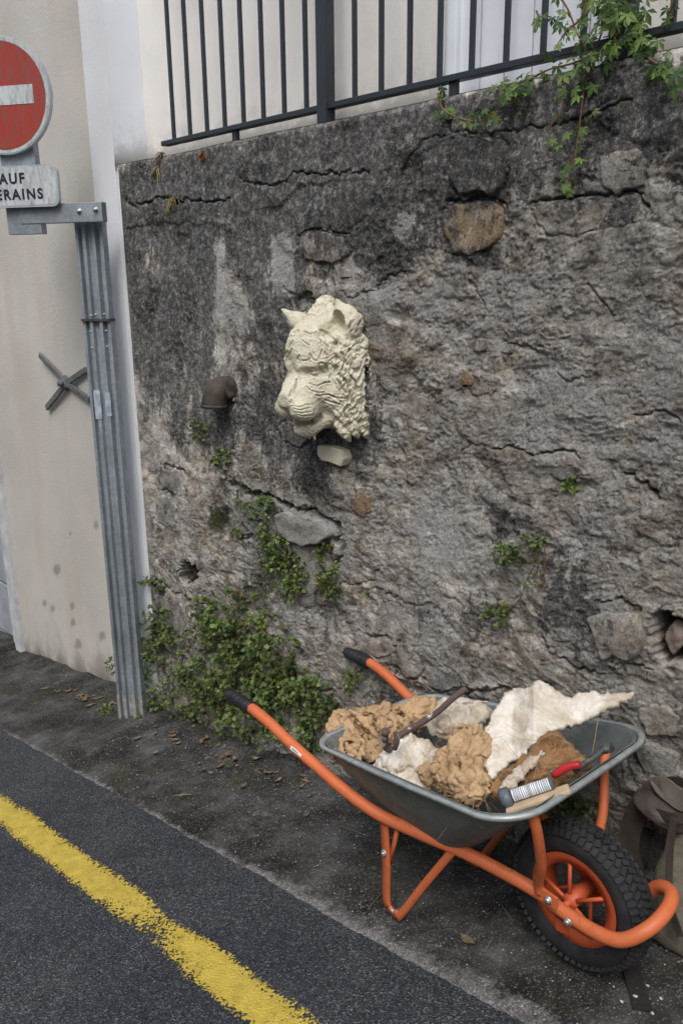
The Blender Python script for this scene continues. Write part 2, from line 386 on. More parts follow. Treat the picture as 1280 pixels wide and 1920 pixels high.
M = dict(
    wall=wall_material(), cream=stucco('cream_render', (.57, .54, .49), .45, .0022), cream2=stucco('pale_cream_render', (.84, .81, .76), .16),
    white=stucco('white_painted_render', (.76, .77, .785), .15), white_lit=stucco('white_painted_render_lit', (.80, .83, .88), .10),  # second white is a lit copy: brighter light put into its colour
    asphalt=asphalt(), pave=pavement(), yellow=yellow(), rail=paint('dark_blue_grey_railing_paint', (.028, .036, .044), (.13, .07, .04), .70),
    orange=paint('orange_tube_paint', (.58, .145, .050), (.11, .08, .065), .635, .45, .55), orange2=paint('orange_rim_paint', (.50, .09, .03), (.07, .04, .03), .74, .45, .4),
    galv=galv('galvanised_steel', (.35, .39, .42)), galvd=galv('dull_tray_steel', (.16, .18, .172), .55, .3), galvr=galv('pale_tray_rim_steel', (.36, .39, .385), .45, .4),
    rubber=simple('tyre_rubber', (.022, .022, .024), .75, 0, .4, 25, .001), grip=simple('black_plastic_grip', (.02, .02, .022), .45, 0, .5, 30, .0004),
    bolt=simple('zinc_bolt', (.5, .5, .48), .4, .8, .2, 60, .0003),
    wplank=simple('white_painted_board', (.70, .73, .77), .6, 0, .08, 6, .0004), leaf=leafmat('green_leaf'),
    stem=simple('reddish_vine_stem', (.16, .07, .04), .7), dry=simple('dry_brown_leaf', (.15, .105, .065), .9, 0, .5, 40),
    bronze=simple('rusty_pipe_metal', (.062, .050, .042), .8, .1, .5, 18, .001), soot=simple('dark_hole_earth', (.02, .018, .015), 1),
)
# ================================================================== THE SETTING
XL = float(onY((225, 305))[0])                   # left end of the stone wall  (about -3.28)
ZT = 1.5 + .478                                  # top of the wall
def gz(x): return G * x

# ---- ground far sheet
nx = 41
xs = np.linspace(-60, 60, nx); ys = np.linspace(-60, 60, nx); GX, GY = np.meshgrid(xs, ys)
me = mesh_np('ground', np.stack([GX, GY, G * GX - .06], -1).reshape(-1, 3), grid_faces(nx, nx))
ob('ground', me, M['pave'], kind='structure'); attr(me, 'stain', np.zeros((nx * nx, 4)))

SEAM = -.585
def seam(x): return SEAM + .010 * n2(x * 1.7, x * 0 + 3.1) + .005 * n2(x * 13, x * 0 + 7.7) + .005 * n2(x * 42, x * 0 + 1.7)
def sheet(name, x0, x1, dx, yfun0, yfun1, ny, mat, hfun, sfun):
    x = np.arange(x0, x1 + dx, dx); t = np.linspace(0, 1, ny); X, T = np.meshgrid(x, t)
    Y = yfun0(X) * (1 - T) + yfun1(X) * T; Z = G * X + hfun(X, Y, T)
    me = mesh_np(name, np.stack([X, Y, Z], -1).reshape(-1, 3), grid_faces(len(x), ny)); attr(me, 'stain', sfun(X, Y, T).reshape(-1, 4))
    return ob(name, me, mat, kind='structure')
def und(X, Y): return .006 * n2(X * 1.7, Y * 1.7) + .003 * n2(X * 6, Y * 6)
z4 = lambda X: np.zeros(X.shape + (4,))
def pst(X, Y, T):
    s = z4(X); s[..., 0] = sstep(-.62, -.2, Y) * .6 + .5; s[..., 1] = .40 * np.exp(-((Y - seam(X) - .012) / .020) ** 2) * (.8 + .7 * n2(X * 4, Y * 12)) + (.42 + .3 * sstep(-2.2, -1.2, X)) * np.exp(-((Y - seam(X) - .03 * sstep(-2.2, -1.2, X)) / (.03 + .035 * sstep(-2.4, -1.2, X))) ** 2) + .35 * sstep(-.12, 0, Y) * sstep(.0, -.0, Y)
    s[..., 1] += .45 * np.exp(-((X + 2.1) / .55) ** 2 - ((Y + .3) / .16) ** 2)
    return np.clip(s, 0, 1.4)
sheet('road', -7, 2.5, .012, lambda X: -3.5 + 0 * X, lambda X: seam(X) + .02, 240, M['asphalt'], lambda X, Y, T: und(X, Y), lambda X, Y, T: z4(X))
sheet('pavement', -7, 2.5, .010, seam, lambda X: .22 + 0 * X, 90, M['pave'],
      lambda X, Y, T: und(X, Y) + .005 * sstep(0, .04, T) - .012 * (T < .001) + .006 * n2(X * 14, Y * 14) * sstep(0, .1, T) + .03 * sstep(-.16, 0, Y) * (.6 + .5 * n2(X * 5, Y * 5)), pst)
def yst(X, Y, T):
    s = z4(X); e = np.abs(T - .5) * 2
    s[..., 0] = .74 - .62 * e ** 2.6 + .22 * n2(X * 3, Y * 9)
    c = onG((300, 1745)); s[..., 0] -= .12 * np.exp(-((X - c[0]) / .05) ** 2 - ((Y - c[1]) / .10) ** 2); return s
yo = sheet('yellow_line', -6.5, 2.4, .02, lambda X: -.985 + .014 * n2(X * 3, X * 0 + 1), lambda X: -.848 + .014 * n2(X * 3, X * 0 + 5) - .01 * sstep(-2, -1, X), 14, M['yellow'], lambda X, Y, T: und(X, Y) + .0035, yst)

# ---- stone wall: one relief sheet plus individual stones
xa = np.arange(XL - .01, -.55, .0036); xb = np.arange(-.55, 1.6, .014); xw = np.concatenate([xa, xb]); zw = np.arange(-.72, ZT + .001, .0036)
WX, WZ = np.meshgrid(xw, zw)
PXY = proj(np.stack([WX, 0 * WX, WZ], -1)); PX, PY = PXY[..., 0], PXY[..., 1]
def warp(a_, f, s=0): return a_ * n2(WX * f + s, WZ * f - s)
jx = 7 * n2(WX * 20, WZ * 20) + 5 * n2(WX * 55, WZ * 55 + 5); jy = 7 * n2(WX * 20 + 40, WZ * 20) + 5 * n2(WX * 55 + 9, WZ * 55)
QX, QY = PX + jx, PY + jy                         # ragged coordinates for natural edges
def blob(px, py, rx, ry, a_=0):
    c, s = math.cos(math.radians(a_)), math.sin(math.radians(a_)); dx, dy = QX - px, QY - py
    return np.exp(-(((dx * c + dy * s) / rx) ** 2 + ((-dx * s + dy * c) / ry) ** 2))
# where the old render has fallen off and rubble shows (1) or survives (0)
ex = sstep(-.05, .12, fbm2(WX * 1.6 + 3, WZ * 2.1, 4) + .25 * sstep(430, 760, PY) - .35 * blob(440, 430, 260, 110) - .25 * blob(840, 1040, 170, 130) + .3 * blob(1000, 480, 220, 120) - .05)
ux = WX + .05 * n2(WX * 6, WZ * 6) + .02 * n2(WX * 17, WZ * 17); uz = WZ + .04 * n2(WX * 6 + 9, WZ * 6) + .015 * n2(WX * 19, WZ * 19 + 3)
d1, d2, cid = worley2(ux * 5.2 + 2, uz * 8.5 + 4); edge = d2 - d1
e1, e2, cid2 = worley2(ux * 13, uz * 19); edge2 = e2 - e1
H = .014 * fbm2(WX * 1.9, WZ * 1.9 + 8, 3)
rub = .6 * ((.009 * (cid / 255. - .5) * 2 + .007 * sstep(0, .35, edge) - .005) * sstep(0, .10, edge) + .008 * (cid2 / 255. - .5) * sstep(0, .12, edge2) - .008 * (1 - sstep(0, .07, edge)))
H = H + ex * (rub - .006) + (1 - ex) * .006
SMZ = np.clip(1.25 * blob(400, 520, 190, 210) + 1.1 * blob(330, 760, 70, 190) + 1.2 * blob(560, 330, 240, 60, -11) + 1.1 * sstep(1.80, 1.84, WZ + .02 * n2(WX * 9, WZ * 9)) + .8 * blob(1000, 250, 200, 50) + .7 * blob(840, 1040, 110, 120) + .8 * blob(325, 1180, 40, 50) - .9 * blob(610, 560, 60, 60), 0, 1)
REL = 1 - .84 * SMZ * sstep(-.5, .3, fbm2(WX * 5, WZ * 6, 3) + .3)
rough_low = sstep(1000, 1250, PY + .15 * (PX - 640)) * sstep(640, 760, PX)
led = WZ * 11 + .9 * WX * 4 + 1.6 * fbm2(WX * 3, WZ * 3, 3); fr = led - np.floor(led)
H = H + (.0015 + .013 * rough_low) * (fr ** 2 - .3) * (.2 + .9 * np.clip(n2(WX * 4, WZ * 4) + .4, 0, 1))
led2 = WZ * 33 - WX * 9 + 2.2 * fbm2(WX * 7 + 4, WZ * 7, 3); f2 = led2 - np.floor(led2)
H = H + (.0045 * sstep(500, 700, PY + .3 * (PX - 640)) + .0010) * (f2 - .5) * (.3 + np.clip(1.4 * n2(WX * 8 + 3, WZ * 8) + .3, 0, 1))
r1 = 1 - np.abs(fbm2(WX * 11, WZ * 14, 4)) * 2
H = H + .0016 * r1 * (.2 + .8 * ex) + .0026 * fbm2(WX * 38, WZ * 46, 4, 2.03, .62) * (.35 + .65 * ex) + .0026 * fbm2(WX * 85 + 3, WZ * 105, 2, 1.9, .7)
# flakes of render: flat plates with broken edges
pn = fbm2(WX * 5.5 + 60, WZ * 7.5, 5, 2.03, .6); pn2 = fbm2(WX * 13 + 20, WZ * 17 + 9, 4, 2.03, .6)
H = H + .0050 * sstep(.02, .035, pn) + .0035 * sstep(.38, .39, pn) - .0045 * (1 - sstep(-.36, -.345, pn)) + (.0035 * sstep(.1, .125, pn2) - .004 * (1 - sstep(-.42, -.40, pn2))) * (.3 + .7 * ex)
H = H - .007 * sstep(.30, .55, fbm2(WX * 9 + 31, WZ * 12, 3)) * ex
H0_ = .014 * fbm2(WX * 1.9, WZ * 1.9 + 8, 3); H = H0_ + (H - H0_) * REL * .72 + .0012 * (1 - REL) * fbm2(WX * 60, WZ * 60, 3)
# rounded coping band of render along the top, with its broken lower lip
lipz = np.interp(PX, [225, 300, 430, 470, 530, 560, 690, 840, 930, 1060, 1160, 1280], [1.72, 1.735, 1.70, 1.745, 1.74, 1.80, 1.80, 1.865, 1.845, 1.80, 1.77, 1.70]) + .014 * n2(WX * 14, WZ * 0 + 2) + .007 * n2(WX * 45, WZ * 0 + 4)
H = H + .009 * sstep(-.004, .006, WZ - lipz) * (.5 + .8 * n2(WX * 3, WX * 0)) - .003
H = H - .010 * sstep(ZT - .02, ZT, WZ) ** 2
# cracks and gaps   (pixel polyline, half width px, depth m)
cracks = [
 ([(228, 372), (262, 386), (300, 372), (330, 382), (352, 374), (395, 381), (430, 374)], 3, .020), ([(455, 338), (490, 350), (530, 345), (555, 324), (610, 325), (690, 322)], 2.5, .016),
 ([(842, 175), (840, 215), (843, 252)], 3, .03), ([(843, 252), (800, 262), (772, 290), (750, 330)], 2.2, .012), ([(843, 252), (900, 249), (925, 258)], 2, .012),
 ([(925, 255), (985, 235), (1060, 232), (1120, 205), (1190, 190)], 2.5, .014), ([(1000, 380), (1050, 372), (1110, 366), (1190, 358), (1222, 388)], 3, .022),
 ([(836, 378), (880, 376), (915, 366), (948, 380), (952, 410)], 3, .022), ([(640, 545), (660, 560), (700, 545), (725, 520), (760, 505)], 2.2, .014),
 ([(560, 445), (575, 434), (620, 432), (650, 442), (662, 460)], 2.5, .012), ([(535, 540), (560, 556), (590, 552)], 3, .012), ([(880, 530), (900, 560), (905, 600)], 2.5, .012),
 ([(1105, 530), (1120, 560), (1150, 590)], 2.5, .010), ([(930, 840), (960, 835), (1010, 850), (1060, 845), (1092, 858)], 3, .020), ([(860, 850), (880, 830), (930, 840)], 2, .010),
 ([(440, 905), (480, 922), (520, 935), (545, 948), (590, 960), (618, 975), (632, 1000), (634, 1035), (628, 1060)], 6, .060), ([(632, 985), (636, 1020)], 8, .07),
 ([(520, 955), (516, 985), (545, 1010)], 3, .015), ([(308, 875), (340, 878), (350, 890)], 4, .025), ([(298, 918), (330, 926), (338, 950), (336, 990)], 3, .018), ([(285, 1040), (320, 1105), (350, 1120), (388, 1132)], 4, .028),
 ([(420, 880), (440, 910), (470, 930)], 5, .03), ([(455, 990), (470, 1005), (450, 1012)], 5, .03), ([(555, 1280), (590, 1292), (630, 1300)], 3, .02), ([(690, 1190), (740, 1198), (752, 1240), (748, 1270)], 3.5, .025),
 ([(752, 1200), (790, 1230), (800, 1270)], 3, .02), ([(1115, 1130), (1160, 1120), (1205, 1140)], 3.5, .018), ([(1010, 1180), (1040, 1230), (1080, 1250), (1130, 1262)], 3, .022), ([(1165, 885), (1200, 905), (1235, 930)], 4, .024),
 ([(1130, 1200), (1160, 1240), (1215, 1255)], 3.5, .022), ([(930, 985), (932, 1040), (925, 1090)], 2.5, .012), ([(640, 1095), (665, 1098), (700, 1085), (712, 1060)], 2.5, .010), ([(880, 730), (900, 745), (930, 735)], 2, .01),
 ([(940, 640), (980, 655), (1030, 650)], 2, .012), ([(1040, 700), (1060, 715), (1100, 705)], 2, .010), ([(1180, 780), (1230, 770), (1280, 790)], 2.5, .012), ([(700, 1100), (760, 1130), (830, 1140)], 2.2, .010), ([(850, 1300), (930, 1290), (1020, 1310)], 4, .02)]
for pts, hw, dep in cracks:
    d = dpoly(QX, QY, pts); H = H - dep * (1 - sstep(hw * .25, hw * 1.15, d * (1 + .5 * n2(WX * 26, WZ * 26 + 4))))
HOLE = [(1226, 1150), (1245, 1146), (1300, 1165), (1302, 1258), (1275, 1252), (1240, 1246), (1222, 1215)]
H = H - .19 * (1 - sstep(-7, 2, sdpoly(QX, QY, HOLE)))
HOLE2 = [(338, 1062), (356, 1052), (374, 1060), (378, 1082), (362, 1100), (344, 1094)]
H = H - .10 * (1 - sstep(-6, 1, sdpoly(QX, QY, HOLE2))); H = H - .04 * blob(415, 985, 22, 34) - .035 * blob(478, 1120, 30, 60) - .03 * blob(568, 572, 30, 16) - .03 * blob(620, 1150, 30, 30)
for bx, by, rx, ry, a_, am in [(700, 560, 60, 40, 0, .014), (885, 300, 70, 60, 0, .016), (1175, 320, 55, 40, 0, .014), (330, 1010, 60, 90, 10, .016), (840, 1040, 110, 120, 0, .014), (1150, 1180, 60, 60, 0, .03), (780, 1240, 60, 40, 30, .02), (1040, 1130, 90, 60, 0, .015), (600, 900, 60, 26, 10, .02), (530, 1180, 70, 60, 0, .015), (980, 860, 70, 20, 5, .018), (1240, 400, 60, 100, 0, .012)]:
    H = H + am * blob(bx, by, rx, ry, a_)
# the individual stones: pixel outline, proud height, colour kind
STONES = [
 ([(838, 388), (870, 380), (915, 374), (940, 388), (943, 415), (934, 448), (914, 468), (880, 478), (846, 474), (832, 440)], .010, 'ochre', 'ochre sandstone block speckled black'),
 ([(1002, 390), (1040, 380), (1090, 374), (1150, 366), (1200, 368), (1212, 392), (1206, 414), (1160, 428), (1105, 430), (1080, 444), (1032, 440), (1005, 416)], .008, 'tan', 'long pale tan block with layered grain'),
 ([(889, 640), (900, 635), (914, 638), (914, 654), (903, 658), (888, 655)], .010, 'brick', 'small dark red brick fragment'), ([(868, 703), (880, 698), (892, 712), (888, 722), (868, 722)], .010, 'orange', 'small orange stone chip'),
 ([(524, 962), (548, 958), (590, 968), (622, 984), (628, 1004), (606, 1018), (575, 1022), (545, 1008), (526, 990)], .030, 'pale', 'pale block standing proud above a gap'),
 ([(530, 1000), (560, 1020), (612, 1024), (622, 1060), (612, 1100), (580, 1118), (560, 1090), (548, 1050)], .014, 'grey', ''),
 ([(565, 452), (580, 438), (620, 436), (648, 448), (656, 474), (640, 490), (600, 492), (572, 486)], .004, 'pink', ''), ([(640, 508), (662, 508), (664, 518), (642, 520)], .004, 'pink', ''),
 ([(300, 928), (328, 932), (335, 955), (333, 985), (318, 990), (300, 975), (295, 950)], .008, 'grey', ''), ([(309, 882), (340, 882), (346, 905), (336, 924), (312, 916)], .006, 'grey', ''),
 ([(288, 1118), (315, 1112), (352, 1126), (362, 1160), (358, 1225), (320, 1228), (288, 1190)], .008, 'slate', 'smooth dark grey slab low at the left end'),
 ([(286, 1052), (310, 1062), (340, 1096), (386, 1122), (384, 1134), (352, 1118), (318, 1102), (290, 1082)], .016, 'tan', ''), ([(1128, 292), (1160, 286), (1204, 280), (1222, 300), (1212, 322), (1216, 352), (1178, 356), (1160, 366), (1132, 346)], .008, 'grey', ''),
 ([(752, 1206), (772, 1200), (794, 1230), (796, 1262), (774, 1268), (757, 1240)], .014, 'grey', ''), ([(696, 1200), (722, 1192), (742, 1204), (740, 1226), (712, 1230), (698, 1218)], .014, 'tan', ''),
 ([(800, 1252), (830, 1242), (862, 1258), (866, 1284), (836, 1296), (806, 1282)], .010, 'slate', ''), ([(1008, 1212), (1034, 1206), (1056, 1218), (1052, 1234), (1022, 1234)], .010, 'brick', ''),
 ([(662, 930), (680, 920), (700, 932), (698, 958), (684, 970), (663, 956)], .004, 'orange', ''), ([(1036, 876), (1055, 866), (1078, 874), (1080, 892), (1056, 900), (1040, 892)], .006, 'slate', ''),
 ([(524, 800), (545, 788), (575, 800), (588, 822), (566, 838), (540, 826)], .008, 'brown', ''), ([(418, 1010), (436, 1004), (442, 1026), (434, 1038), (418, 1032)], .008, 'tan', ''),
 ([(846, 266), (880, 258), (945, 262), (958, 285), (950, 340), (930, 366), (900, 358), (862, 366), (848, 330)], .006, 'dark', 'black crusted block under the coping'),
 ([(548, 566), (570, 558), (592, 566), (590, 582), (560, 584)], .006, 'slate', ''), ([(1112, 1152), (1150, 1142), (1192, 1146), (1210, 1172), (1214, 1206), (1190, 1236), (1160, 1222), (1138, 1232), (1124, 1190)], .014, 'tan', ''),
 ([(930, 1300), (975, 1290), (1010, 1305), (990, 1330), (945, 1330)], .012, 'grey', ''), ([(1195, 1330), (1240, 1320), (1275, 1340), (1268, 1380), (1215, 1378)], .014, 'tan', ''), ([(1180, 1390), (1225, 1396), (1270, 1420), (1262, 1460), (1205, 1445)], .016, 'grey', ''),
 ([(448, 925), (485, 932), (512, 948), (505, 975), (470, 972), (450, 950)], .010, 'grey', ''), ([(735, 745), (770, 735), (800, 752), (792, 785), (752, 788)], .004, 'tan', '')]
for out_, pr, kd, lb in STONES:
    sdv = sdpoly(QX, QY, out_); H = H - (.007 if lb else .003) * np.exp(-((sdv - 1.) / 1.8) ** 2) * (.6 + 1.4 * np.clip(n2(WX * 14, WZ * 14) + .2, 0, 1))
H = H * sstep(XL - .01, XL + .06, WX) * .9 + .004
from math import floor
wv = np.stack([WX, -H, WZ], -1).reshape(-1, 3)
wm = mesh_np('masonry', wv, grid_faces(len(xw), len(zw)))
# stains recorded on the wall: dark lichen, light patches, ochre, moss
dk = .62 * blob(380, 470, 190, 130) + .55 * blob(330, 640, 90, 130) + .5 * blob(640, 380, 170, 70) + .75 * blob(520, 300, 330, 40, -11) + .75 * blob(900, 225, 330, 45, -11) + .7 * blob(900, 310, 90, 55) + .75 * blob(1210, 220, 120, 60) + .5 * blob(580, 850, 40, 60) \
   + .55 * blob(600, 900, 40, 30) + .55 * blob(965, 975, 50, 24, 10) + .4 * blob(850, 920, 70, 15, 8) + .35 * blob(1150, 640, 60, 90) + .5 * blob(740, 470, 60, 60) + .4 * blob(1060, 1050, 60, 60) + .4 * blob(1130, 1160, 60, 30) + .35 * blob(560, 760, 120, 90) + .3 * blob(480, 620, 60, 60) \
   + .45 * blob(900, 480, 60, 20) + .5 * blob(940, 1000, 20, 70) + .4 * blob(690, 830, 60, 50) + .35 * blob(430, 790, 100, 80) + .4 * blob(1160, 410, 50, 20) - .35 * blob(1080, 760, 240, 200) - .35 * blob(820, 1020, 120, 110) - .3 * blob(860, 660, 120, 60) + .3 * blob(800, 1140, 150, 20, 10) + .02
dk += .28 * sstep(620, 380, PY + .2 * PX - 130)
dk -= 1.0 * blob(412, 470, 14, 34) + .9 * blob(525, 470, 26, 42) + .8 * blob(530, 520, 18, 40) + .9 * blob(430, 560, 36, 70) + .8 * blob(460, 285, 10, 12) + .7 * blob(488, 294, 8, 8) + .7 * blob(760, 425, 18, 30) + .6 * blob(300, 500, 26, 40) + .8 * blob(720, 570, 70, 22) + .5 * blob(355, 350, 70, 16) + .7 * blob(820, 545, 50, 45)
lt = .9 * blob(412, 470, 14, 34) + 1. * blob(525, 465, 24, 42) + .8 * blob(540, 520, 16, 40) + .55 * blob(430, 570, 30, 60) + .9 * blob(460, 285, 10, 12) + .8 * blob(488, 294, 8, 8) + .8 * blob(760, 425, 18, 30) + .9 * blob(730, 565, 60, 22) + .7 * blob(970, 540, 60, 30) + .5 * blob(1150, 320, 40, 30) + .6 * blob(835, 550, 20, 40) \
   + .5 * blob(1000, 310, 30, 50) + .35 * blob(345, 355, 60, 14) + .4 * blob(655, 1010, 12, 60) + .8 * blob(650, 860, 20, 8) + .5 * blob(840, 1010, 90, 90) + .35 * blob(1130, 800, 140, 120) + .45 * blob(1100, 1160, 60, 60) + .55 * blob(1255, 690, 40, 60) + .35 * blob(580, 1000, 50, 30)
oc = .8 * blob(700, 665, 60, 40) + .6 * blob(960, 850, 70, 14) + .9 * blob(585, 905, 30, 14) + .7 * blob(680, 945, 22, 26) + .4 * blob(1000, 560, 120, 60) + .6 * blob(640, 940, 60, 20) + .3 * blob(900, 700, 80, 60) + .5 * blob(300, 700, 40, 60) + .5 * blob(380, 560, 12, 30) + .1
ms = .8 * blob(410, 975, 34, 40) + .8 * blob(470, 1110, 50, 60) + .6 * blob(320, 1240, 60, 80) + .6 * blob(420, 900, 24, 40) + .7 * blob(340, 378, 26, 7) + .6 * blob(1170, 205, 40, 8) + .55 * blob(590, 322, 60, 5) + .5 * blob(520, 1280, 120, 90) + .5 * blob(1150, 1520, 80, 50) + .25 * sstep(.35, .0, WZ - G * WX)
bot = sstep(.10, .0, WZ - G * WX)
st = np.stack([np.clip(dk + .25 * bot, -.6, 1.3), np.clip(lt, 0, 1.2), np.clip(oc, 0, 1), np.clip(ms + .3 * bot, 0, 1)], -1).reshape(-1, 4)
attr(wm, 'stain', st); rl = np.ones((REL.size, 4)); rl[:, 0] = REL.ravel(); attr(wm, 'relief', rl)
SW = thing('stone_wall', (XL, 0, G * XL), 'old grey rubble stone wall patched with cracked lichen-blackened render, carrying the railing', 'wall')
put('masonry', wm, M['wall'], SW)
# ragged top surface running back from the face
xt = np.arange(XL - .01, 1.6, .012); yt = np.linspace(.0, .162, 24); TX, TY = np.meshgrid(xt, yt)
iz = len(zw) - 1; topH = np.interp(xt, xw, -H[iz]); 
TZ = ZT + .010 * sstep(0, .08, TY) + (.008 * fbm2(TX * 9, TY * 9, 3)) * sstep(0, .06, TY)
TYY = TY + topH[None, :] * (1 - TY / .162)
tm = mesh_np('wall_top', np.stack([TX, TYY, TZ], -1).reshape(-1, 3), grid_faces(len(xt), 24)); s4 = np.zeros((TX.size, 4)); s4[:, 0] = .8; attr(tm, 'stain', s4); attr(tm, 'relief', s4 * 0 + .5)
put('wall_top', tm, M['wall'], SW)
b2 = MB(); b2.box(((XL + 1.6) / 2 + .02, .32, (ZT - .72) / 2 - .06), (1.6 - XL - .04, .18, ZT + .72 - .12)); me = b2.mesh('wall_core'); put('wall_core', me, M['wall'], SW)
SM = {kd: wall_material('stone_' + kd, c) for kd, c in dict(ochre=(.33, .22, .105), tan=(.35, .29, .22), brick=(.16, .075, .05), orange=(.30, .16, .07), pale=(.44, .42, .39), grey=(.27, .26, .245), pink=(.25, .20, .175), slate=(.14, .14, .14), brown=(.13, .09, .06), dark=(.075, .072, .07)).items()}
stg = st.reshape(len(zw), len(xw), 4)
def hat(x, z):
    i = int(np.clip(np.searchsorted(xw, x), 0, len(xw) - 1)); j = int(np.clip((z - zw[0]) / .0036, 0, len(zw) - 1)); return H[j, i]
def make_stone(outl, proud, kd, label='', depth0=0.0, parent=None, seed=0):
    W_ = np.array([onY(p)[[0, 2]] for p in outl]); c = W_.mean(0); n_ = 44
    seg = np.vstack([W_, W_[:1]]); L = np.r_[0, np.cumsum(np.hypot(*np.diff(seg, axis=0).T))]; s_ = np.linspace(0, L[-1], n_, endpoint=False)
    O = np.c_[np.interp(s_, L, seg[:, 0]), np.interp(s_, L, seg[:, 1])]; size = np.sqrt(np.ptp(O[:, 0]) * np.ptp(O[:, 1]))
    O += size * .06 * np.c_[n2(O[:, 0] * 40, O[:, 1] * 40 + seed), n2(O[:, 0] * 40 + 11, O[:, 1] * 40)]
    base = hat(*c) if depth0 == 0 else -depth0; rings = [0, .2, .4, .58, .74, .87, .96, 1.0, 1.02]; V = [];
    for r in rings[1:]:
        P = c + (O - c) * r; nz_ = size * .05 * fbm2(P[:, 0] * 22 + seed, P[:, 1] * 30, 4) + .002 * n2(P[:, 0] * 110, P[:, 1] * 110)
        hh = .75 * base + .25 * np.array([hat(*q) for q in P]) + proud * (1.2 if kd == 'pale' else .5) + .002 + nz_ * .5 * min(1, r * 2) if depth0 == 0 else base + proud * (1 - .35 * r ** 4) + nz_ * .6
        if r >= 1: hh = base - .01 - (.03 if r > 1 else 0) + 0 * nz_
        V.append(np.c_[P[:, 0], -hh, P[:, 1]])
    V = np.vstack(V + [np.array([[c[0], -(base + proud * (1.2 if kd == 'pale' else .5) + .002), c[1]]])]); ci = len(V) - 1; nr = len(rings) - 1; fs = []
    for i in range(nr - 1):
        for k in range(n_):
            k2 = (k + 1) % n_; fs.append((i * n_ + k, i * n_ + k2, (i + 1) * n_ + k2, (i + 1) * n_ + k))
    fs += [(k, ci, (k + 1) % n_) for k in range(n_)]
    b_ = MB(); b_.add(V, fs, True); me_ = b_.mesh('stone'); ii = np.clip(np.searchsorted(xw, V[:, 0]), 0, len(xw) - 1); jj = np.clip(((V[:, 2] - zw[0]) / .0036).astype(int), 0, len(zw) - 1)
    q_ = stg[jj, ii] * np.array([.6, .4, .2, .8]); attr(me_, 'stain', q_); attr(me_, 'relief', q_ * 0 + .7); o = put('stone', me_, SM[kd], parent)
    if label: o['label'] = label
    return o
for i, (o_, pr, kd, lb) in enumerate(STONES): make_stone(o_, pr, kd, lb, 0, SW, i * 3.3)

# ================================================================== THE HOUSE behind and left
XC = -3.325; YB = .16; DW = (-5.075, -3.52)
HS = thing('house', (-4.3, .1, G * -4.3), 'cream rendered house with a white corner strip, standing behind and left of the stone wall', 'house')
def panel(name, x0, x1, z0f, z1, y, mat, step=.04, stain=None, z0n=None, relief=.0015, parent=HS, label=None):
    nx_ = max(2, int((x1 - x0) / step) + 1); nz_ = max(2, int((z1 - z0f(0)) / step) + 1) if z0n is None else z0n
    X, T = np.meshgrid(np.linspace(x0, x1, nx_), np.linspace(0, 1, nz_)); Z0 = z0f(X); Z = Z0 + (z1 - Z0) * T
    Y = y + relief * fbm2(X * 3, Z * 3, 3)
    me_ = mesh_np(name, np.stack([X, Y, Z], -1).reshape(-1, 3), grid_faces(nx_, nz_)); a_ = np.zeros((X.size, 4))
    if stain is not None: a_[:, 0] = stain(X, Z).ravel()
    attr(me_, 'stain', a_); return put(name, me_, mat, parent, label=label)
def low(X, Z): return np.exp(-(Z - G * X) / .13) * (.8 + .6 * n2(X * 9, X * 0)) + .4 * np.exp(-(Z - G * X) / .45) * sstep(-.2, .6, fbm2(X * 4, Z * 2.5, 3))
def spots(X, Z):
    a_ = low(X, Z); P = proj(np.stack([X, 0 * X + .06, Z], -1))
    for q, r in [((107, 1068), 9), ((180, 985), 6), ((136, 1136), 6), ((100, 1140), 6), ((84, 1132), 5), ((137, 1168), 6), ((192, 1192), 8), ((147, 1208), 8), ((132, 1000), 3)]:
        d = np.hypot(P[..., 0] - q[0], (P[..., 1] - q[1]) * .65); a_ = np.maximum(a_, .75 * np.exp(-(d / r) ** 4))
    return a_
panel('facade', DW[0], DW[1], lambda X: G * X - .1 + 0 * X, 4.6, .06, M['cream'], .02, spots)
panel('facade', -8.5, -6.6, lambda X: G * X - .1 + 0 * X, 4.6, .06, M['cream'], .1)
panel('facade', -6.6, DW[0], lambda X: 1.05 + 0 * X, 4.6, .06, M['cream'], .1)
# white corner strip, with the face that turns back beside the railing
b = MB(); zb = G * XC - .15; b.box(((DW[1] + XC) / 2, .10, (4.6 + zb) / 2), (XC - DW[1], .20, 4.6 - zb), bev=.004); me = b.mesh('corner_strip')
bm = bmesh.new(); bm.from_mesh(me); bmesh.ops.subdivide_edges(bm, edges=bm.edges[:], cuts=6, use_grid_fill=True); bm.to_mesh(me); bm.free()
attr(me, 'stain', np.zeros((len(me.vertices), 4))); put('corner_strip', me, M['white'], HS, label='white painted corner strip running from the ground to above the railing')
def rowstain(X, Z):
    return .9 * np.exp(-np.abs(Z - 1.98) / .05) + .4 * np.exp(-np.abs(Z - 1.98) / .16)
b = MB(); b.box(((XC + XL) / 2 + .005, .035, (ZT - .01 + zb) / 2), (XL - XC + .02, .05, ZT - .01 - zb)); me = b.mesh('corner_strip'); attr(me, 'stain', np.zeros((8, 4))); put('corner_strip', me, M['white'], HS)
panel('upper_wall', XC - .01, 2.2, lambda X: ZT - .06 + 0 * X, 4.6, YB, M['cream2'], .03, rowstain, None, .0025, label='pale cream upper wall behind the railing')
# grime where the return face meets the wall top
X, T = np.meshgrid(np.linspace(0, YB + .0, 12), np.linspace(0, 1, 90)); Z = ZT - .02 + (4.6 - ZT) * T ** 1.6
me = mesh_np('return_face', np.stack([0 * X + XC + .004, X, Z], -1).reshape(-1, 3), grid_faces(12, 90)); a_ = np.zeros((X.size, 4)); a_[:, 0] = rowstain(X, Z).ravel(); attr(me, 'stain', a_)
put('return_face', me, M['white_lit'], HS)  # same white paint as the strip, brightened as the side facing the light
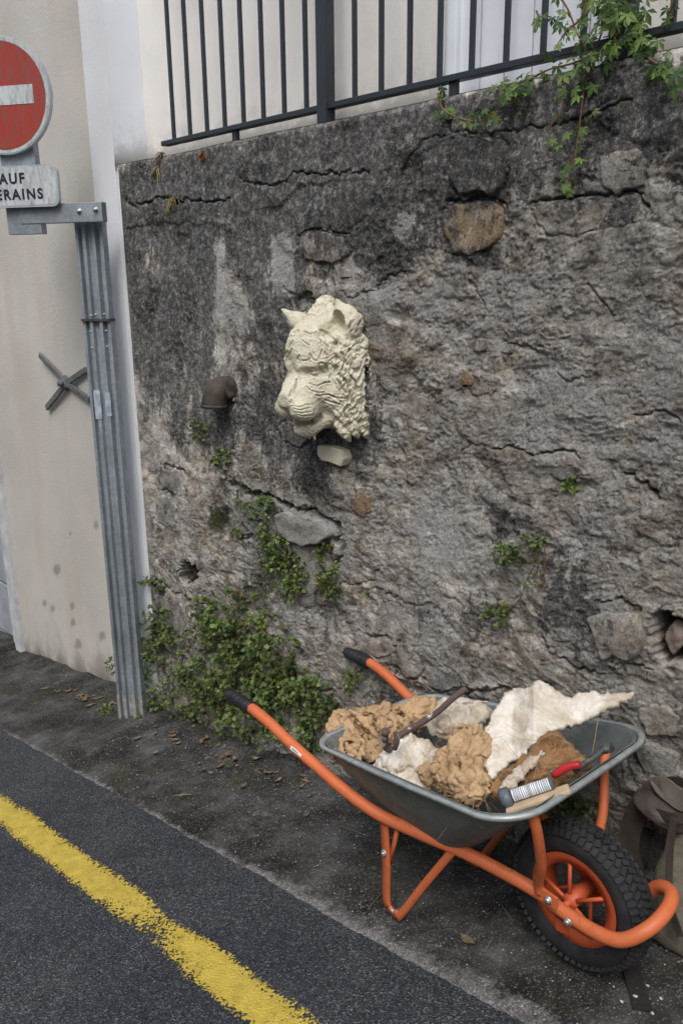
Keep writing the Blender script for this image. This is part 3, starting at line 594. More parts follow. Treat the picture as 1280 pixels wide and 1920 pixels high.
# white boarded shutter door: frame and boards
px_b = [866, 905, 951, 1003, 1056, 1108, 1160, 1192]; xb_ = [float(onY((q, 60), YB - .03)[0]) for q in px_b]
SD = put('boarded_door', (lambda m: (m.box(((xb_[0] + xb_[-1]) / 2, YB - .012, 3.2), (xb_[-1] - xb_[0], .02, 2.5)), m.mesh('boarded_door'))[1])(MB()), M['wplank'], HS, label='white boarded door behind the railing')
for x0, x1 in zip(xb_[:-1], xb_[1:]):
    m = MB(); m.box(((x0 + x1) / 2, YB - .032, 3.2), (x1 - x0 - .004, .018, 2.49), bev=.003); put('plank', m.mesh('plank'), M['wplank'], SD)
m = MB(); xf = float(onY((858, 60), YB - .03)[0]); m.box((xf - .0, YB - .036, 3.2), (.035, .05, 2.52), bev=.003); put('frame', m.mesh('frame'), M['wplank'], SD)
# garage opening at the far left
m = MB(); m.box((DW[0] - .05, .085, .1), (.10, .11, 2.1), bev=.004); put('door_jamb', m.mesh('door_jamb'), simple('pale_jamb_paint', (.50, .51, .52), .7, 0, .2, 12), HS)
m = MB(); m.box((-5.85, .12, .1), (1.5, .05, 2.0)); gm = simple('grey_blue_door_paint', (.33, .35, .39), .6, 0, .25, 5)
GD = put('garage_door', m.mesh('garage_door'), gm, HS)
for zc in (-.62, -.24, .14, .52, .9):
    m = MB(); m.box((-5.85, .085, zc), (1.46, .022, .365), bev=.006); put('panel', m.mesh('panel'), gm, GD)
m = MB(); m.box((-5.9, .0, G * -5.9 + .02), (1.5, .3, .12), M=np.array([[1, 0, -G], [0, 1, 0], [G, 0, 1]]), bev=.01); me = m.mesh('door_sill'); attr(me, 'stain', np.zeros((len(me.vertices), 4))); put('door_sill', me, M['pave'], HS)

# cross-shaped iron wall anchor on the facade
c = onY((125, 718), .05); ca = thing('wall_anchor', c, 'grey cross-shaped iron wall anchor on the cream facade beside the sign post', 'wall anchor')
gi = simple('grey_painted_iron', (.15, .155, .155), .8, .2, .35, 50, .001)
for p in [((75, 665), (125, 718)), ((88, 765), (125, 718)), ((162, 693), (125, 718)), ((168, 750), (125, 718))]:
    m = MB(); q0, q1 = onY(p[0], .042), onY(p[1], .036); d = (q1 - q0); L = np.linalg.norm(d); d /= L
    m.box((q0 + q1) / 2, (L, .016, .030), M=np.array([d, [0, 1, 0], np.cross(d, [0, 1, 0])]).T, bev=.005); put('arm', m.mesh('arm'), gi, ca)
m = MB(); m.tube([c + [0, .0, 0], c + [0, -.022, 0]], [.042, .032], 8); m.tube([c + [0, -.02, 0], c + [0, -.045, 0]], [.018, .015], 6); put('nut', m.mesh('nut'), gi, ca)

# ---- unseen house across the narrow street, added to deepen contact shadows
OH = thing('added_opposite_house', (-1, -8.2, G * -1), 'plain grey-beige rendered house added out of view across the narrow street to deepen shade', 'house')
OM = stucco('grey_beige_render', (.50, .47, .42), .4)
m = MB(); m.box((-1, -9.2, 1.7), (22, 2.0, 8.0)); me = m.mesh('wall'); attr(me, 'stain', np.zeros((len(me.vertices), 4))); put('wall', me, OM, OH)
m = MB(); m.prism([(-1.35, 0), (1.2, .0), (0, .75)], (22.6, 0, 0), (-12.3, -9.2, 5.7), (0, 1, 0), (0, 0, 1)); put('roof', m.mesh('roof'), simple('clay_roof', (.25, .12, .07), .9, 0, .3, 8), OH)
for xw_ in (-9, -6, -3, 0, 3, 6):
    for zz in (.9, 3.6):
        m = MB(); m.box((xw_, -8.17, zz + .5), (1.0, .08, 1.5), bev=.01); wf = put('window', m.mesh('window'), M['wplank'], OH)
        for s_ in (-1, 1): m = MB(); m.box((xw_ + s_ * .23, -8.125, zz + .5), (.40, .02, 1.34)); put('pane', m.mesh('pane'), simple('dark_window_glass', (.03, .035, .04), .1, 0, .1), wf)

# ================================================================== RAILING
YR = .06; RL = thing('railing', (-2.08, YR, ZT), 'dark blue-grey metal railing with thin vertical bars on top of the stone wall', 'railing')
rz = 2.037; xa0, xa1 = -2.959, -1.297; sp = (xa1 - xa0) / 15
m = MB(); m.box(((-3.03 + 2) / 2, YR, rz - .004), (5.03, .034, .017), bev=.002); put('lower_rail', m.mesh('lower_rail'), M['rail'], RL)
m = MB(); m.box(((-3.03 + 2) / 2, YR, rz + .93), (5.03, .040, .022), bev=.003); put('upper_rail', m.mesh('upper_rail'), M['rail'], RL)
bar = None; XP2 = float(onY((1167, 90), YR)[0])
for i in range(0, 46):
    x = xa0 + sp * i
    if i == 8 or abs(x - XP2) < .035 or x > 1.9: continue
    if bar is None:
        m = MB(); m.box((0, 0, .465), (.0122, .0122, .93)); bar = m.mesh('bar'); bar.materials.append(M['rail'])
    o = ob('bar', bar, None, RL); o.location = Vector((x, YR, rz)) - RL.location
for x in (-2.088, XP2, XP2 + 8.5 * sp, XP2 + 17.5 * sp):
    m = MB(); m.box((x, YR - .004, rz + .42), (.042 if x < -2 else .05, .042, 1.08), bev=.002); put('post', m.mesh('post'), M['rail'], RL)
for q in (440, 850):
    x = float(onY((q, 200), YR)[0]); m = MB(); m.box((x, YR, rz - .05), (.024, .016, .08)); put('foot', m.mesh('foot'), M['rail'], RL)

# ================================================================== ROAD SIGN
hv = ray((-6000, 556)).copy(); hv[2] = 0; US = -nrm(hv); NS = np.cross(US, [0, 0, 1.]); NS = NS if NS[1] < 0 else -NS
PB = onG((246, 1348)); ZU = np.array([0, 0, 1.])
def onS(q, off=0.0):
    r = ray(q); o_ = PB + NS * off; t = (o_ - CAM).dot(NS) / r.dot(NS); P = CAM + r * t; return P
SG = thing('road_sign', PB, 'no entry road sign with a supplementary plate on a corrugated galvanised steel post', 'road sign')
tl, tr_ = onS((137, 425)), onS((191, 425)); bl, br_ = onS((222, 1350)), onS((271, 1342))
ctr = (tl + tr_ + bl + br_) / 4; wid = (np.linalg.norm(tr_ - tl) + np.linalg.norm(br_ - bl)) / 2
prof = [(-.5, -.004), (-.40, -.004), (-.37, -.024), (-.27, -.024), (-.23, 0), (-.12, 0), (-.09, -.018), (.09, -.018), (.12, 0), (.23, 0), (.27, -.024), (.37, -.024), (.40, -.004), (.5, -.004), (.5, -.045), (-.5, -.045)]
wid *= .93; pp = [(a_ * wid, d_) for a_, d_ in prof]; z_spl = float(onS((178, 600))[2]); ztop = float(tl[2]) + .02; zbot = gz(PB[0]) - .05
for z0, z1, sc in ((zbot, z_spl - .002, 1.0), (z_spl + .002, ztop, .96)):
    m = MB(); cc = np.array([ctr[0], ctr[1], z0]); m.prism([(a_ * sc, d_) for a_, d_ in pp], (0, 0, z1 - z0), cc, US, NS); put('post', m.mesh('post'), M['galv'], SG)
m = MB(); m.box(np.array([ctr[0], ctr[1], z_spl]) - NS * .02, (wid * 1.02, .052, .010), M=np.array([US, NS, ZU]).T); put('splice_band', m.mesh('splice_band'), M['bronze'], SG)
def sbox(name, q0, q1, off, th, mat, parent=SG, bev=.002):
    A_, B_ = onS(q0, off), onS(q1, off); a0, a1 = (A_ - ctr).dot(US), (B_ - ctr).dot(US); z0, z1 = sorted((A_[2], B_[2]))
    cc = np.array([ctr[0], ctr[1], 0]) + US * (a0 + a1) / 2 + NS * (off - th / 2); cc[2] = (z0 + z1) / 2
    m_ = MB(); m_.box(cc, (abs(a1 - a0), th, z1 - z0), M=np.array([US, NS, ZU]).T, bev=bev); return put(name, m_.mesh(name), mat, parent)
arm = sbox('arm', (40, 420), (190, 378), .055, .04, M['galv'])
stub = sbox('upright', (17, 440), (60, 250), .052, .04, M['galv'])
def bolt(q, off, r=.011, parent=SG):
    m_ = MB(); P = onS(q, off); m_.tube([P - NS * .004, P + NS * .002], [r * 1.2, r * 1.2], 12); m_.tube([P + NS * .002, P + NS * .010], [r * .8, r * .7], 6); put('bolt', m_.mesh('bolt'), M['bolt'], parent)
for q in [(149, 396), (180, 393)]: bolt(q, .056, .009)
for q in [(172, 592), (180, 590), (196, 589), (170, 622), (200, 620), (173, 652), (202, 650)]: bolt(q, .0, .0035)
PM = simple('pale_grey_paint_mark', (.33, .37, .41), .6, 0, .35, 30, .0006)
for q0_, q1_ in (((175, 732), (192, 786)), ((196, 736), (210, 780))): sbox('paint_mark', q0_, q1_, .0015, .003, PM, bev=0)
CEM = simple('pale_cement', (.26, .255, .24), .9, 0, .3, 40, .002); m = MB(); cc = np.array([ctr[0], ctr[1], gz(PB[0]) - .03]); m.prism([(a_ * 1.03, d_ + .0015) for a_, d_ in pp], (0, 0, .15), cc, US, NS); put('cement_foot', m.mesh('cement_foot'), CEM, SG, label='pale cement-smeared foot of the post')
def fmat(name, c, sc=30):
    n = NT(name, .45, 0, .4); col = n.ramp(n.noise(4, 6, .6), [(.3, tuple(q * .8 for q in c)), (.7, c)])
    col = n.mix(n.ramp(n.noise(sc, 6, .75, (2, 2, .5)), [(.44, 0.), (.68, .7)]), col, (.12, .10, .09)); col = n.mix(n.ramp(n.noise(140, 4, .7), [(.62, 0.), (.7, .5)]), col, (.08, .07, .06)); n.color(col); return n.m
FW, FR, FB = fmat('weathered_white_reflective_sheet', (.56, .60, .60)), fmat('faded_red_reflective_sheet', (.36, .046, .030)), simple('dark_blue_black_lettering', (.018, .022, .045), .5)
RIMM = simple('aluminium_sign_rim', (.44, .48, .50), .4, .3, .15, 20)
cd = onS((3, 180), .075); top = onS((3, 65), .075); R_ = abs(top[2] - cd[2])
def disc(name, r, off0, off1, mat, parent, n=72, rin=0):
    m_ = MB(); V = []; Fs = []
    for o_ in (off0, off1):
        for k in range(n): t = 2 * math.pi * k / n; V.append(cd + NS * o_ + US * r * math.cos(t) + ZU * r * math.sin(t))
    Fs = [(k, (k + 1) % n, n + (k + 1) % n, n + k) for k in range(n)] + [tuple(range(n, 2 * n)), tuple(range(n))[::-1]]
    m_.add(V, Fs); return put(name, m_.mesh(name), mat, parent)
pl = disc('disc', R_, -.022, 0, RIMM, SG); disc('white_border', R_ * .978, .0, .0012, FW, pl); disc('red_face', R_ * .915, .0012, .0024, FR, pl)
bh = abs(onS((30, 158), .075)[2] - onS((30, 194), .075)[2])
m = MB(); m.box(cd + NS * .0032 - ZU * .0, (R_ * 1.34, .0016, bh), M=np.array([US, NS, ZU]).T); put('white_bar', m.mesh('white_bar'), FW, pl)
pc = onS((14, 351), .075); ph = abs(onS((60, 312), .075)[2] - onS((60, 391), .075)[2]) / 2; pw = (onS((110, 350), .075) - pc).dot(US)
def rrect(name, hw, hh, r, off0, off1, mat, parent):
    P = []
    for cx, cy, a0 in ((hw - r, hh - r, 0), (-hw + r, hh - r, 90), (-hw + r, -hh + r, 180), (hw - r, -hh + r, 270)):
        for t in np.linspace(a0, a0 + 90, 9): P.append((cx + r * math.cos(math.radians(t)), cy + r * math.sin(math.radians(t))))
    m_ = MB(); m_.prism(P, NS * (off1 - off0), pc + NS * off0, US, ZU); return put(name, m_.mesh(name), mat, parent)
pt = rrect('supplementary_plate', pw, ph, .032, -.016, .002, RIMM, SG); rrect('plate_face', pw - .008, ph - .008, .026, .002, .0028, FW, pt)
def text(body, P, size, mat, parent, U=US, Vv=ZU, N=NS, name='lettering', ext=.0006, off=.0022, spc=1.05):
    cu = bpy.data.curves.new('t', 'FONT'); cu.body = body; cu.size = size; cu.align_x = 'CENTER'; cu.align_y = 'CENTER'; cu.offset = off; cu.extrude = ext; cu.space_character = spc; cu.resolution_u = 4
    o = bpy.data.objects.new('t', cu); COL.objects.link(o); bpy.context.view_layer.update()
    me_ = bpy.data.meshes.new_from_object(o.evaluated_get(bpy.context.evaluated_depsgraph_get())); bpy.data.objects.remove(o)
    co = np.zeros(len(me_.vertices) * 3); me_.vertices.foreach_get('co', co); co = co.reshape(-1, 3)
    co = np.array(P) + co[:, :1] * U + co[:, 1:2] * Vv + co[:, 2:] * N; me_.vertices.foreach_set('co', co.ravel()); me_.update(); me_.materials.clear(); return put(name, me_, mat, parent)
l1, l2 = onS((16, 336), .079), onS((16, 366), .079)
tz_ = 2 * ph * 19.5 / 79 / .72; text('SAUF', l1, tz_, FB, pt, off=.0016, spc=1.28); text('RIVERAINS', l2, tz_, FB, pt, off=.0016, spc=1.28)

# ================================================================== PIPE ELBOW in the wall
c0 = onY((418, 735), -.02); pe = thing('drain_pipe_elbow', c0, 'rusty brown drain pipe elbow sticking out of the stone wall and turned downwards', 'pipe')
R0 = .047; arc = [c0 + np.array([.02, .05, .012])]
for t in np.linspace(0, 85, 9):
    t = math.radians(t); arc.append(c0 + np.array([-.0, -.005, .015]) + np.array([-.006 * math.sin(t), -.036 * math.sin(t), -.050 * (1 - math.cos(t)) - .022 * (t / 1.5) ** 2]))
m = MB(); m.tube(arc, R0, 20, cap=False); me = m.mesh('pipe'); o = put('pipe', me, M['bronze'], pe); md = o.modifiers.new('t', 'SOLIDIFY'); md.thickness = .004
m = MB(); e_ = arc[-1]; d_ = nrm(arc[-1] - arc[-2]); m.tube([e_ - d_ * .008, e_ + d_ * .006], [R0 + .004, R0 + .003], 20, cap=False); o = put('rim', m.mesh('rim'), M['bronze'], pe); md = o.modifiers.new('t', 'SOLIDIFY'); md.thickness = .006
# the old clay tile wedged in the low hole, the loose stone in the big hole, the plaster piece
def on(q, d): return onY(q, -d)
m = MB(); c1 = on((357, 1074), -.02); m.tube([c1 + [0, .06, 0], c1], [.03, .032], 14, cap=False); tl_ = put('clay_pipe_stub', m.mesh('clay_pipe_stub'), M['bronze'], None, label='broken dark clay pipe end in the small round hole low in the wall', cat='pipe'); md = tl_.modifiers.new('t', 'SOLIDIFY'); md.thickness = .006
def rock(name, P, dims, mat, seed=0, rough=.22, rot=(0, 0, 0), sub=4, label=None, cat=None, parent=None, facet=.0, group=None):
    bm_ = bmesh.new(); bmesh.ops.create_icosphere(bm_, subdivisions=sub, radius=1); V = np.array([v.co[:] for v in bm_.verts]); Fs = [[v.index for v in f.verts] for f in bm_.faces]; bm_.free()
    rg = np.random.default_rng(seed)
    for _ in range(9):
        d = nrm(rg.normal(size=3)); h_ = rg.uniform(.55, .85); e2_ = V @ d; V = V - np.maximum(e2_ - h_, 0)[:, None] * d * .95
    V = V * (1 + rough * fbm3(V + seed, 1.6, 4)[:, None]) * np.array(dims) / 1.5
    Rm = np.array(Matrix.Rotation(rot[2], 3, 'Z') @ Matrix.Rotation(rot[1], 3, 'Y') @ Matrix.Rotation(rot[0], 3, 'X')); V = V @ Rm.T
    m_ = MB(); m_.add(V + np.array(P), Fs, True); return put(name, m_.mesh(name), mat, parent, label=label, cat=cat, group=group)
rock('loose_stone', on((1256, 1206), .0) + [0, .035, 0], (.05, .05, .082), simple('pink_stone', (.27, .21, .18), .9, 0, .35, 30, .003), 5, .18, (0, .3, 0), label='pinkish loose stone wedged in the dark hole at the right of the wall', cat='stone')

PLC = clay('cream_clay', (.62, .585, .46), (.50, .46, .345), pores=.25)
# plaster offcut fixed below the head
c2 = on((617, 853), .03); m = MB(); U2 = nrm(np.array([1, 0, -.20])); V2 = np.cross(U2, [0, 1., 0]); V2 = V2 if V2[2] > 0 else -V2
bl_ = [on(q_, .045) - c2 for q_ in [(594, 836), (620, 838), (641, 847), (644, 861), (638, 875), (615, 866), (602, 864), (594, 853)]]
m.prism([(d_.dot(U2), d_.dot(V2)) for d_ in bl_], (0, .055, 0), c2 + [0, -.015, 0], U2, V2)
me = m.mesh('plaster_lump'); bm = bmesh.new(); bm.from_mesh(me); bmesh.ops.bevel(bm, geom=bm.edges[:], offset=.0025, segments=2, affect='EDGES'); bm.to_mesh(me); bm.free()
put('plaster_block', me, PLC, None, label='small flat-faced cream plaster block stuck to the wall under the tiger head', cat='plaster block')

# ================================================================== TIGER HEAD
HO = np.array([-1.992, -.01, 1.5 - .27])
def build_head():
    h = .0024; lo = np.array([-.165, -.04, -.25]); hi = np.array([.165, .265, .27]); n_ = ((hi - lo) / h).astype(int)
    A_, O_, U_ = np.meshgrid(*[lo[i] + h * np.arange(n_[i]) for i in range(3)], indexing='ij', sparse=False)
    A_, O_, U_ = [q.astype(np.float32) for q in (A_, O_, U_)]
    def ell(c_, r_):
        k = np.sqrt(((A_ - c_[0]) / r_[0]) ** 2 + ((O_ - c_[1]) / r_[1]) ** 2 + ((U_ - c_[2]) / r_[2]) ** 2); return (k - 1) * min(r_)
    def cap_(p, q, r0, r1=None):
        r1 = r0 if r1 is None else r1; v = np.array(q) - np.array(p); L2 = v.dot(v)
        t = np.clip(((A_ - p[0]) * v[0] + (O_ - p[1]) * v[1] + (U_ - p[2]) * v[2]) / L2, 0, 1)
        return np.sqrt((A_ - p[0] - t * v[0]) ** 2 + (O_ - p[1] - t * v[1]) ** 2 + (U_ - p[2] - t * v[2]) ** 2) - (r0 + (r1 - r0) * t)
    D = ell((0, .03, .02), (.112, .125, .165))
    D = smin(D, ell((0, .10, .065), (.088, .085, .10)), .03)
    D = smin(D, ell((-.002, .045, .165), (.048, .05, .052)), .03); D = smin(D, ell((.004, .04, .205), (.024, .028, .032)), .02)
    D = smin(D, ell((-.005, .02, -.10), (.11, .10, .10)), .03)
    for s_ in (-1, 1):
        D = smin(D, ell((s_ * .088, .06, -.06), (.052, .062, .085)), .03)
        D = smin(D, ell((s_ * .115, .015, -.02), (.036, .05, .15)), .03)
        D = smin(D, ell((s_ * .085, .02, -.15), (.05, .05, .05)), .03)
        D = smin(D, cap_((s_ * .068, .07, -.145), (s_ * .018, .135, -.185), .026), .018)
    # snout: broad flat bridge, nose, muzzle
    D = smin(D, cap_((-.013, .135, .012), (-.013, .205, -.078), .023, .025), .024); D = smin(D, cap_((.013, .135, .012), (.013, .205, -.078), .023, .025), .012)
    for s_ in (-1, 1):
        D = smin(D, ell((s_ * .036, .165, -.115), (.045, .058, .045)), .018)
        D = smin(D, ell((s_ * .045, .135, -.06), (.04, .05, .045)), .03)
        D = smin(D, cap_((s_ * .026, .168, .018), (s_ * .090, .130, .036), .016, .013), .016)       # brow
        D = smin(D, cap_((s_ * .04, .150, -.026), (s_ * .09, .120, -.020), .011, .010), .012)      # under the eye
    D = smin(D, ell((0, .216, -.088), (.032, .022, .024)), .008)
    D = smax(D, (O_ - .228 + (U_ + .085) * -.0) * .9 + .0 * A_, .006)
    D = smin(D, ell((0, .128, -.193), (.040, .046, .026)), .012); D = smax(D, -ell((0, .165, -.166), (.050, .050, .011)), .006)                                       # chin
    D = smin(D, cap_((0, .166, -.178), (.03, .150, -.176), .010), .008)
    for s_ in (-1, 1):
        D = smax(D, -ell((s_ * .060, .178, .005), (.027, .026, .014)), .008)                       # eye socket
        D = smin(D, ell((s_ * .060, .140, .001), (.013, .014, .009)), .002)
        D = smax(D, -cap_((s_ * .03, .185, -.020), (s_ * .028, .215, -.07), .006), .008)             # crease beside the bridge
        D = smax(D, -cap_((s_ * .016, .240, -.098), (s_ * .030, .232, -.090), .006), .006)           # nostril
        # mouth opening sweeping up to its corner
        P_ = [(0, .20, -.163), (s_ * .035, .19, -.165), (s_ * .062, .155, -.150), (s_ * .088, .120, -.125)]
        for p_, q_ in zip(P_[:-1], P_[1:]): D = smax(D, -cap_(p_, q_, .0115 if q_[1] > .15 else .009), .004)
        D = smax(D, -cap_((0, .165, -.168), (s_ * .055, .125, -.150), .015), .005)
    D = smax(D, -cap_((0, .245, -.112), (0, .222, -.150), .0035), .004)
    # ears
    D = smin(D, cap_((-.058, .060, .120), (-.080, .090, .158), .046, .032), .012); D = smin(D, cap_((-.080, .092, .158), (-.106, .132, .196), .032, .006), .010)
    D = smax(D, -cap_((-.088, .145, .105), (-.122, .160, .168), .044, .018), .004)
    E_ = smin(ell((.096, .036, .145), (.056, .044, .070)), cap_((.090, .045, .180), (.078, .055, .222), .034, .010), .012); HW = smin(ell((.090, .092, .145), (.041, .064, .056)), cap_((.088, .095, .155), (.078, .095, .205), .028, .008), .012); E_ = smax(E_, -HW, .003)
    D = smin(D, E_, .010); D = smax(D, -ell((.088, .100, .150), (.034, .060, .046)), .006)
    def sub(p, q, r0, r1, k_):
        pq = np.array([p, q]); m0 = pq.min(0) - max(r0, r1) - .012; m1 = pq.max(0) + max(r0, r1) + .012
        i0 = np.clip(((m0 - lo) / h).astype(int), 0, n_ - 1); i1 = np.clip(((m1 - lo) / h).astype(int) + 1, 1, n_); S3 = tuple(slice(a__, b__) for a__, b__ in zip(i0, i1))
        v = np.array(q) - np.array(p); L2 = v.dot(v); a3, o3, u3 = A_[S3], O_[S3], U_[S3]
        t = np.clip(((a3 - p[0]) * v[0] + (o3 - p[1]) * v[1] + (u3 - p[2]) * v[2]) / L2, 0, 1); dd = np.sqrt((a3 - p[0] - t * v[0]) ** 2 + (o3 - p[1] - t * v[1]) ** 2 + (u3 - p[2] - t * v[2]) ** 2) - (r0 + (r1 - r0) * t)
        D[S3] = smin(D[S3], dd, k_)
    rgl = np.random.default_rng(21)
    for s_ in (-1, 1):
        for li, (a0, o0, nL) in enumerate(((.130, .026, 15), (.122, .058, 14), (.106, .090, 11))):
            for i in range(nL):
                u0 = np.interp(i, [0, nL - 1], [.115, -.165]) + rgl.normal() * .006; bulge = .016 * math.cos((u0 + .03) * 10) - .004; a1 = a0 + bulge; dl = rgl.uniform(.8, 1.25); dn = np.interp(u0, [-.17, .12], [.9, .45])
                p0 = (s_ * a1, o0 + rgl.normal() * .004, u0); p1 = (s_ * (a1 + .012), o0 - .020 * dl, u0 - .026 * dl * dn - .004); p2 = (s_ * (a1 + .008 + .010 * rgl.uniform()), o0 - .042 * dl, u0 - .058 * dl * dn)
                sub(p0, p1, .012, .0135, .006); sub(p1, p2, .0135, .003, .003)
    for i in range(13):                                                                               # beard and crown tufts
        aa = np.interp(i, [0, 12], [-.075, .085]); sub((aa, .045, -.165), (aa * 1.05 + rgl.normal() * .006, .035, -.195 - .018 * rgl.uniform()), .013, .003, .003)
    for i in range(9):
        aa = rgl.uniform(-.04, .055); sub((aa, .07, .135 + .03 * rgl.uniform()), (aa * .8 + .01 + rgl.normal() * .01, .035, .205 + .03 * rgl.uniform()), .013, .003, .003)
    for i in range(7):
        aa = rgl.uniform(-.03, .03); sub((aa, .125, -.205), (aa + rgl.normal() * .006, .12, -.222 - .008 * rgl.uniform()), .008, .002, .003)
    D = smax(D, -(O_ + .03), .002)                                                                    # flat back
    D = D + 0
    V, Q = surfnet(D, lo, h); N = vnormals(V, Q)
    if (N * (V - V.mean(0))).sum() < 0: Q = Q[:, ::-1]; N = -N
    a_, o_, u_ = V.T
    back = sstep(.10, .02, o_) ; side = sstep(.07, .115, np.abs(a_)); ruff = np.clip(np.maximum(side * sstep(.13, .07, o_), back * .8), 0, 1) * sstep(-.3, -.2, u_ - 0)
    crown = sstep(.13, .17, u_) * (o_ < .1)
    # thick hair locks combed down and back
    al = V[:, 2] * .85 - V[:, 1] * .5; ac = V[:, 2] * .5 + V[:, 1] * .85; lk = np.stack([V[:, 0] * .8, ac * 1.25, al * .42], 1); lk = lk + .009 * np.stack([n3(*(V * 14).T), n3(*(V * 14 + 5).T), n3(*(V * 14 + 9).T)], 1)
    r_ = 1 - np.abs(fbm3(lk, 50, 3)) * 2.2; earm = np.maximum(sstep(.062, .052, np.abs(a_ - .080)) * sstep(.085, .105, u_), sstep(-.05, -.06, a_) * sstep(.09, .11, u_))
    d = (1 - earm) * ((.0062 * ruff + .005 * crown) * r_ + .0012 * ruff * n3(*(V * 90).T)) + earm * .0012 * fbm3(V, 50, 2)
    sk = np.stack([V[:, 0] * 2.2, V[:, 1] * 1.2, V[:, 2] * .8], 1); d += .0012 * (1 - np.abs(fbm3(sk + 1, 70, 2)) * 2) * (1 - .4 * ruff) + .0018 * fbm3(V, 28, 3) * (1 - .5 * ruff) + .0007 * n3(*(V * 190).T) + .0016 * (1 - np.abs(fbm3(V + 3, 40, 2)) * 2) * sstep(.20, .16, o_)
    # carved stripes and creases
    W_ = proj(np.stack([HO[0] + a_, HO[1] - o_, HO[2] + u_], -1)); cx, cy = (W_[:, 0] - 480) * 4.923, (W_[:, 1] - 520) * 4.923
    cx = cx + 5 * n3(*(V * 60).T); cy = cy + 5 * n3(*(V * 60 + 4).T)
    front = (N[:, 1] > -.2)
    for pts, hw, dep in [
        ([(420, 555), (450, 580), (492, 605)], 5, .003), ([(500, 690), (515, 730), (540, 748), (570, 750), (600, 700), (618, 655)], 6, .0035), ([(430, 755), (470, 750), (500, 735)], 6, .0035), ([(600, 745), (650, 735), (680, 728)], 5, .003),
        ([(640, 670), (665, 700), (672, 728)], 5, .003), ([(605, 560), (640, 590), (680, 628)], 6, .0035), ([(690, 755), (720, 730), (752, 716)], 6, .0035), ([(600, 775), (640, 785), (665, 830), (680, 868)], 6, .0035),
        ([(590, 780), (595, 830), (620, 870), (650, 872)], 5, .0025), ([(745, 740), (740, 820), (722, 900)], 6, .0035), ([(710, 760), (715, 830), (690, 930)], 6, .0035), ([(480, 950), (520, 940), (555, 932)], 4, .002),
        ([(490, 965), (530, 985), (570, 1000), (640, 965), (690, 960)], 5, .003), ([(470, 1000), (510, 1040), (570, 1055), (640, 1060)], 5, .003), ([(560, 1090), (620, 1085), (680, 1080), (740, 1110), (800, 1150)], 6, .0035), ([(690, 1080), (760, 1110), (830, 1115)], 6, .0035),
        ([(340, 560), (310, 600), (290, 640)], 5, .003), ([(400, 700), (380, 740), (400, 748)], 5, .003), ([(290, 650), (270, 690), (255, 730)], 5, .0028), ([(330, 640), (300, 690), (290, 720)], 5, .0028), ([(340, 490), (380, 460), (400, 520), (370, 560)], 5, .003),
        ([(376, 930), (370, 1000), (345, 1100), (322, 1165)], 5, .0035), ([(330, 1185), (400, 1195), (500, 1170)], 4, .0022), ([(345, 1215), (420, 1225), (510, 1205)], 4, .0022), ([(370, 1245), (430, 1260), (520, 1240)], 4, .0022), ([(390, 1275), (460, 1290), (540, 1270)], 4, .002),
        ([(450, 480), (500, 495), (540, 490), (590, 560)], 6, .004), ([(560, 480), (600, 520), (620, 560)], 6, .0035), ([(470, 870), (510, 855), (560, 860)], 4, .003), ([(255, 850), (275, 840), (290, 850)], 4, .003),
        ([(430, 1370), (500, 1420), (560, 1450)], 4, .002), ([(760, 940), (800, 1010), (840, 1060)], 8, .006), ([(820, 920), (860, 1000), (880, 1080), (900, 1160)], 8, .007), ([(880, 900), (930, 960), (950, 1050)], 8, .006), ([(800, 680), (830, 760), (800, 850)], 8, .006), ([(870, 640), (900, 740), (880, 840)], 8, .006),
        ([(640, 1130), (700, 1150), (790, 1170)], 6, .004), ([(600, 460), (680, 500), (720, 560)], 7, .005), ([(860, 1180), (820, 1240), (840, 1300)], 8, .006)]:
        dd = dpoly(cx, cy, pts); g_ = np.exp(-(dd / (hw * 1.25)) ** 2); lip = np.exp(-((dd - hw * 2.6) / (hw * 1.3)) ** 2)
        d += front * dep * (-1.9 * g_ + .55 * lip)
    V = V + N * (d - .002)[:, None]; V = V * [.955, 1., .965] + [-.0, 0, -.004]
    P = np.stack([HO[0] + a_ * 0 + V[:, 0], HO[1] - V[:, 1], HO[2] + V[:, 2]], -1)
    Q = Q[:, ::-1]                                   # the frame is mirrored (out = -Y)
    return mesh_np('tiger_head', P, Q)
hm = build_head(); TH = thing('tiger_head_sculpture', HO, 'cream clay tiger head sculpture with open mouth, mounted on the stone wall', 'sculpture')
put('head', hm, PLC, TH)

# ================================================================== WHEELBARROW
BX, BY, BYAW, BROLL, BPIT = -.781, -.335, -.037, -.029, .024
e0 = nrm([1, 0, G]); EZ = nrm([-G, 0, 1]); e1_ = np.array([0, 1., 0])
EX = e0 * math.cos(BYAW) + e1_ * math.sin(BYAW); EY = -e0 * math.sin(BYAW) + e1_ * math.cos(BYAW)
EY, EZ = EY * math.cos(BROLL) + EZ * math.sin(BROLL), -EY * math.sin(BROLL) + EZ * math.cos(BROLL)
EX, EZ = EX * math.cos(BPIT) + EZ * math.sin(BPIT), -EX * math.sin(BPIT) + EZ * math.cos(BPIT)
BO = np.array([BX, BY, G * BX + .022])
def LB(P):
    P = np.atleast_2d(np.array(P, float)); return BO + P[:, :1] * EX + P[:, 1:2] * EY + P[:, 2:3] * EZ
BM = np.array([EX, EY, EZ]).T
WB = thing('wheelbarrow', BO, 'orange tubed wheelbarrow with a dull grey steel tray full of plaster and clay pieces', 'wheelbarrow')
def side(s_, seq): return [(x, s_ * y, z) for x, y, z in seq]
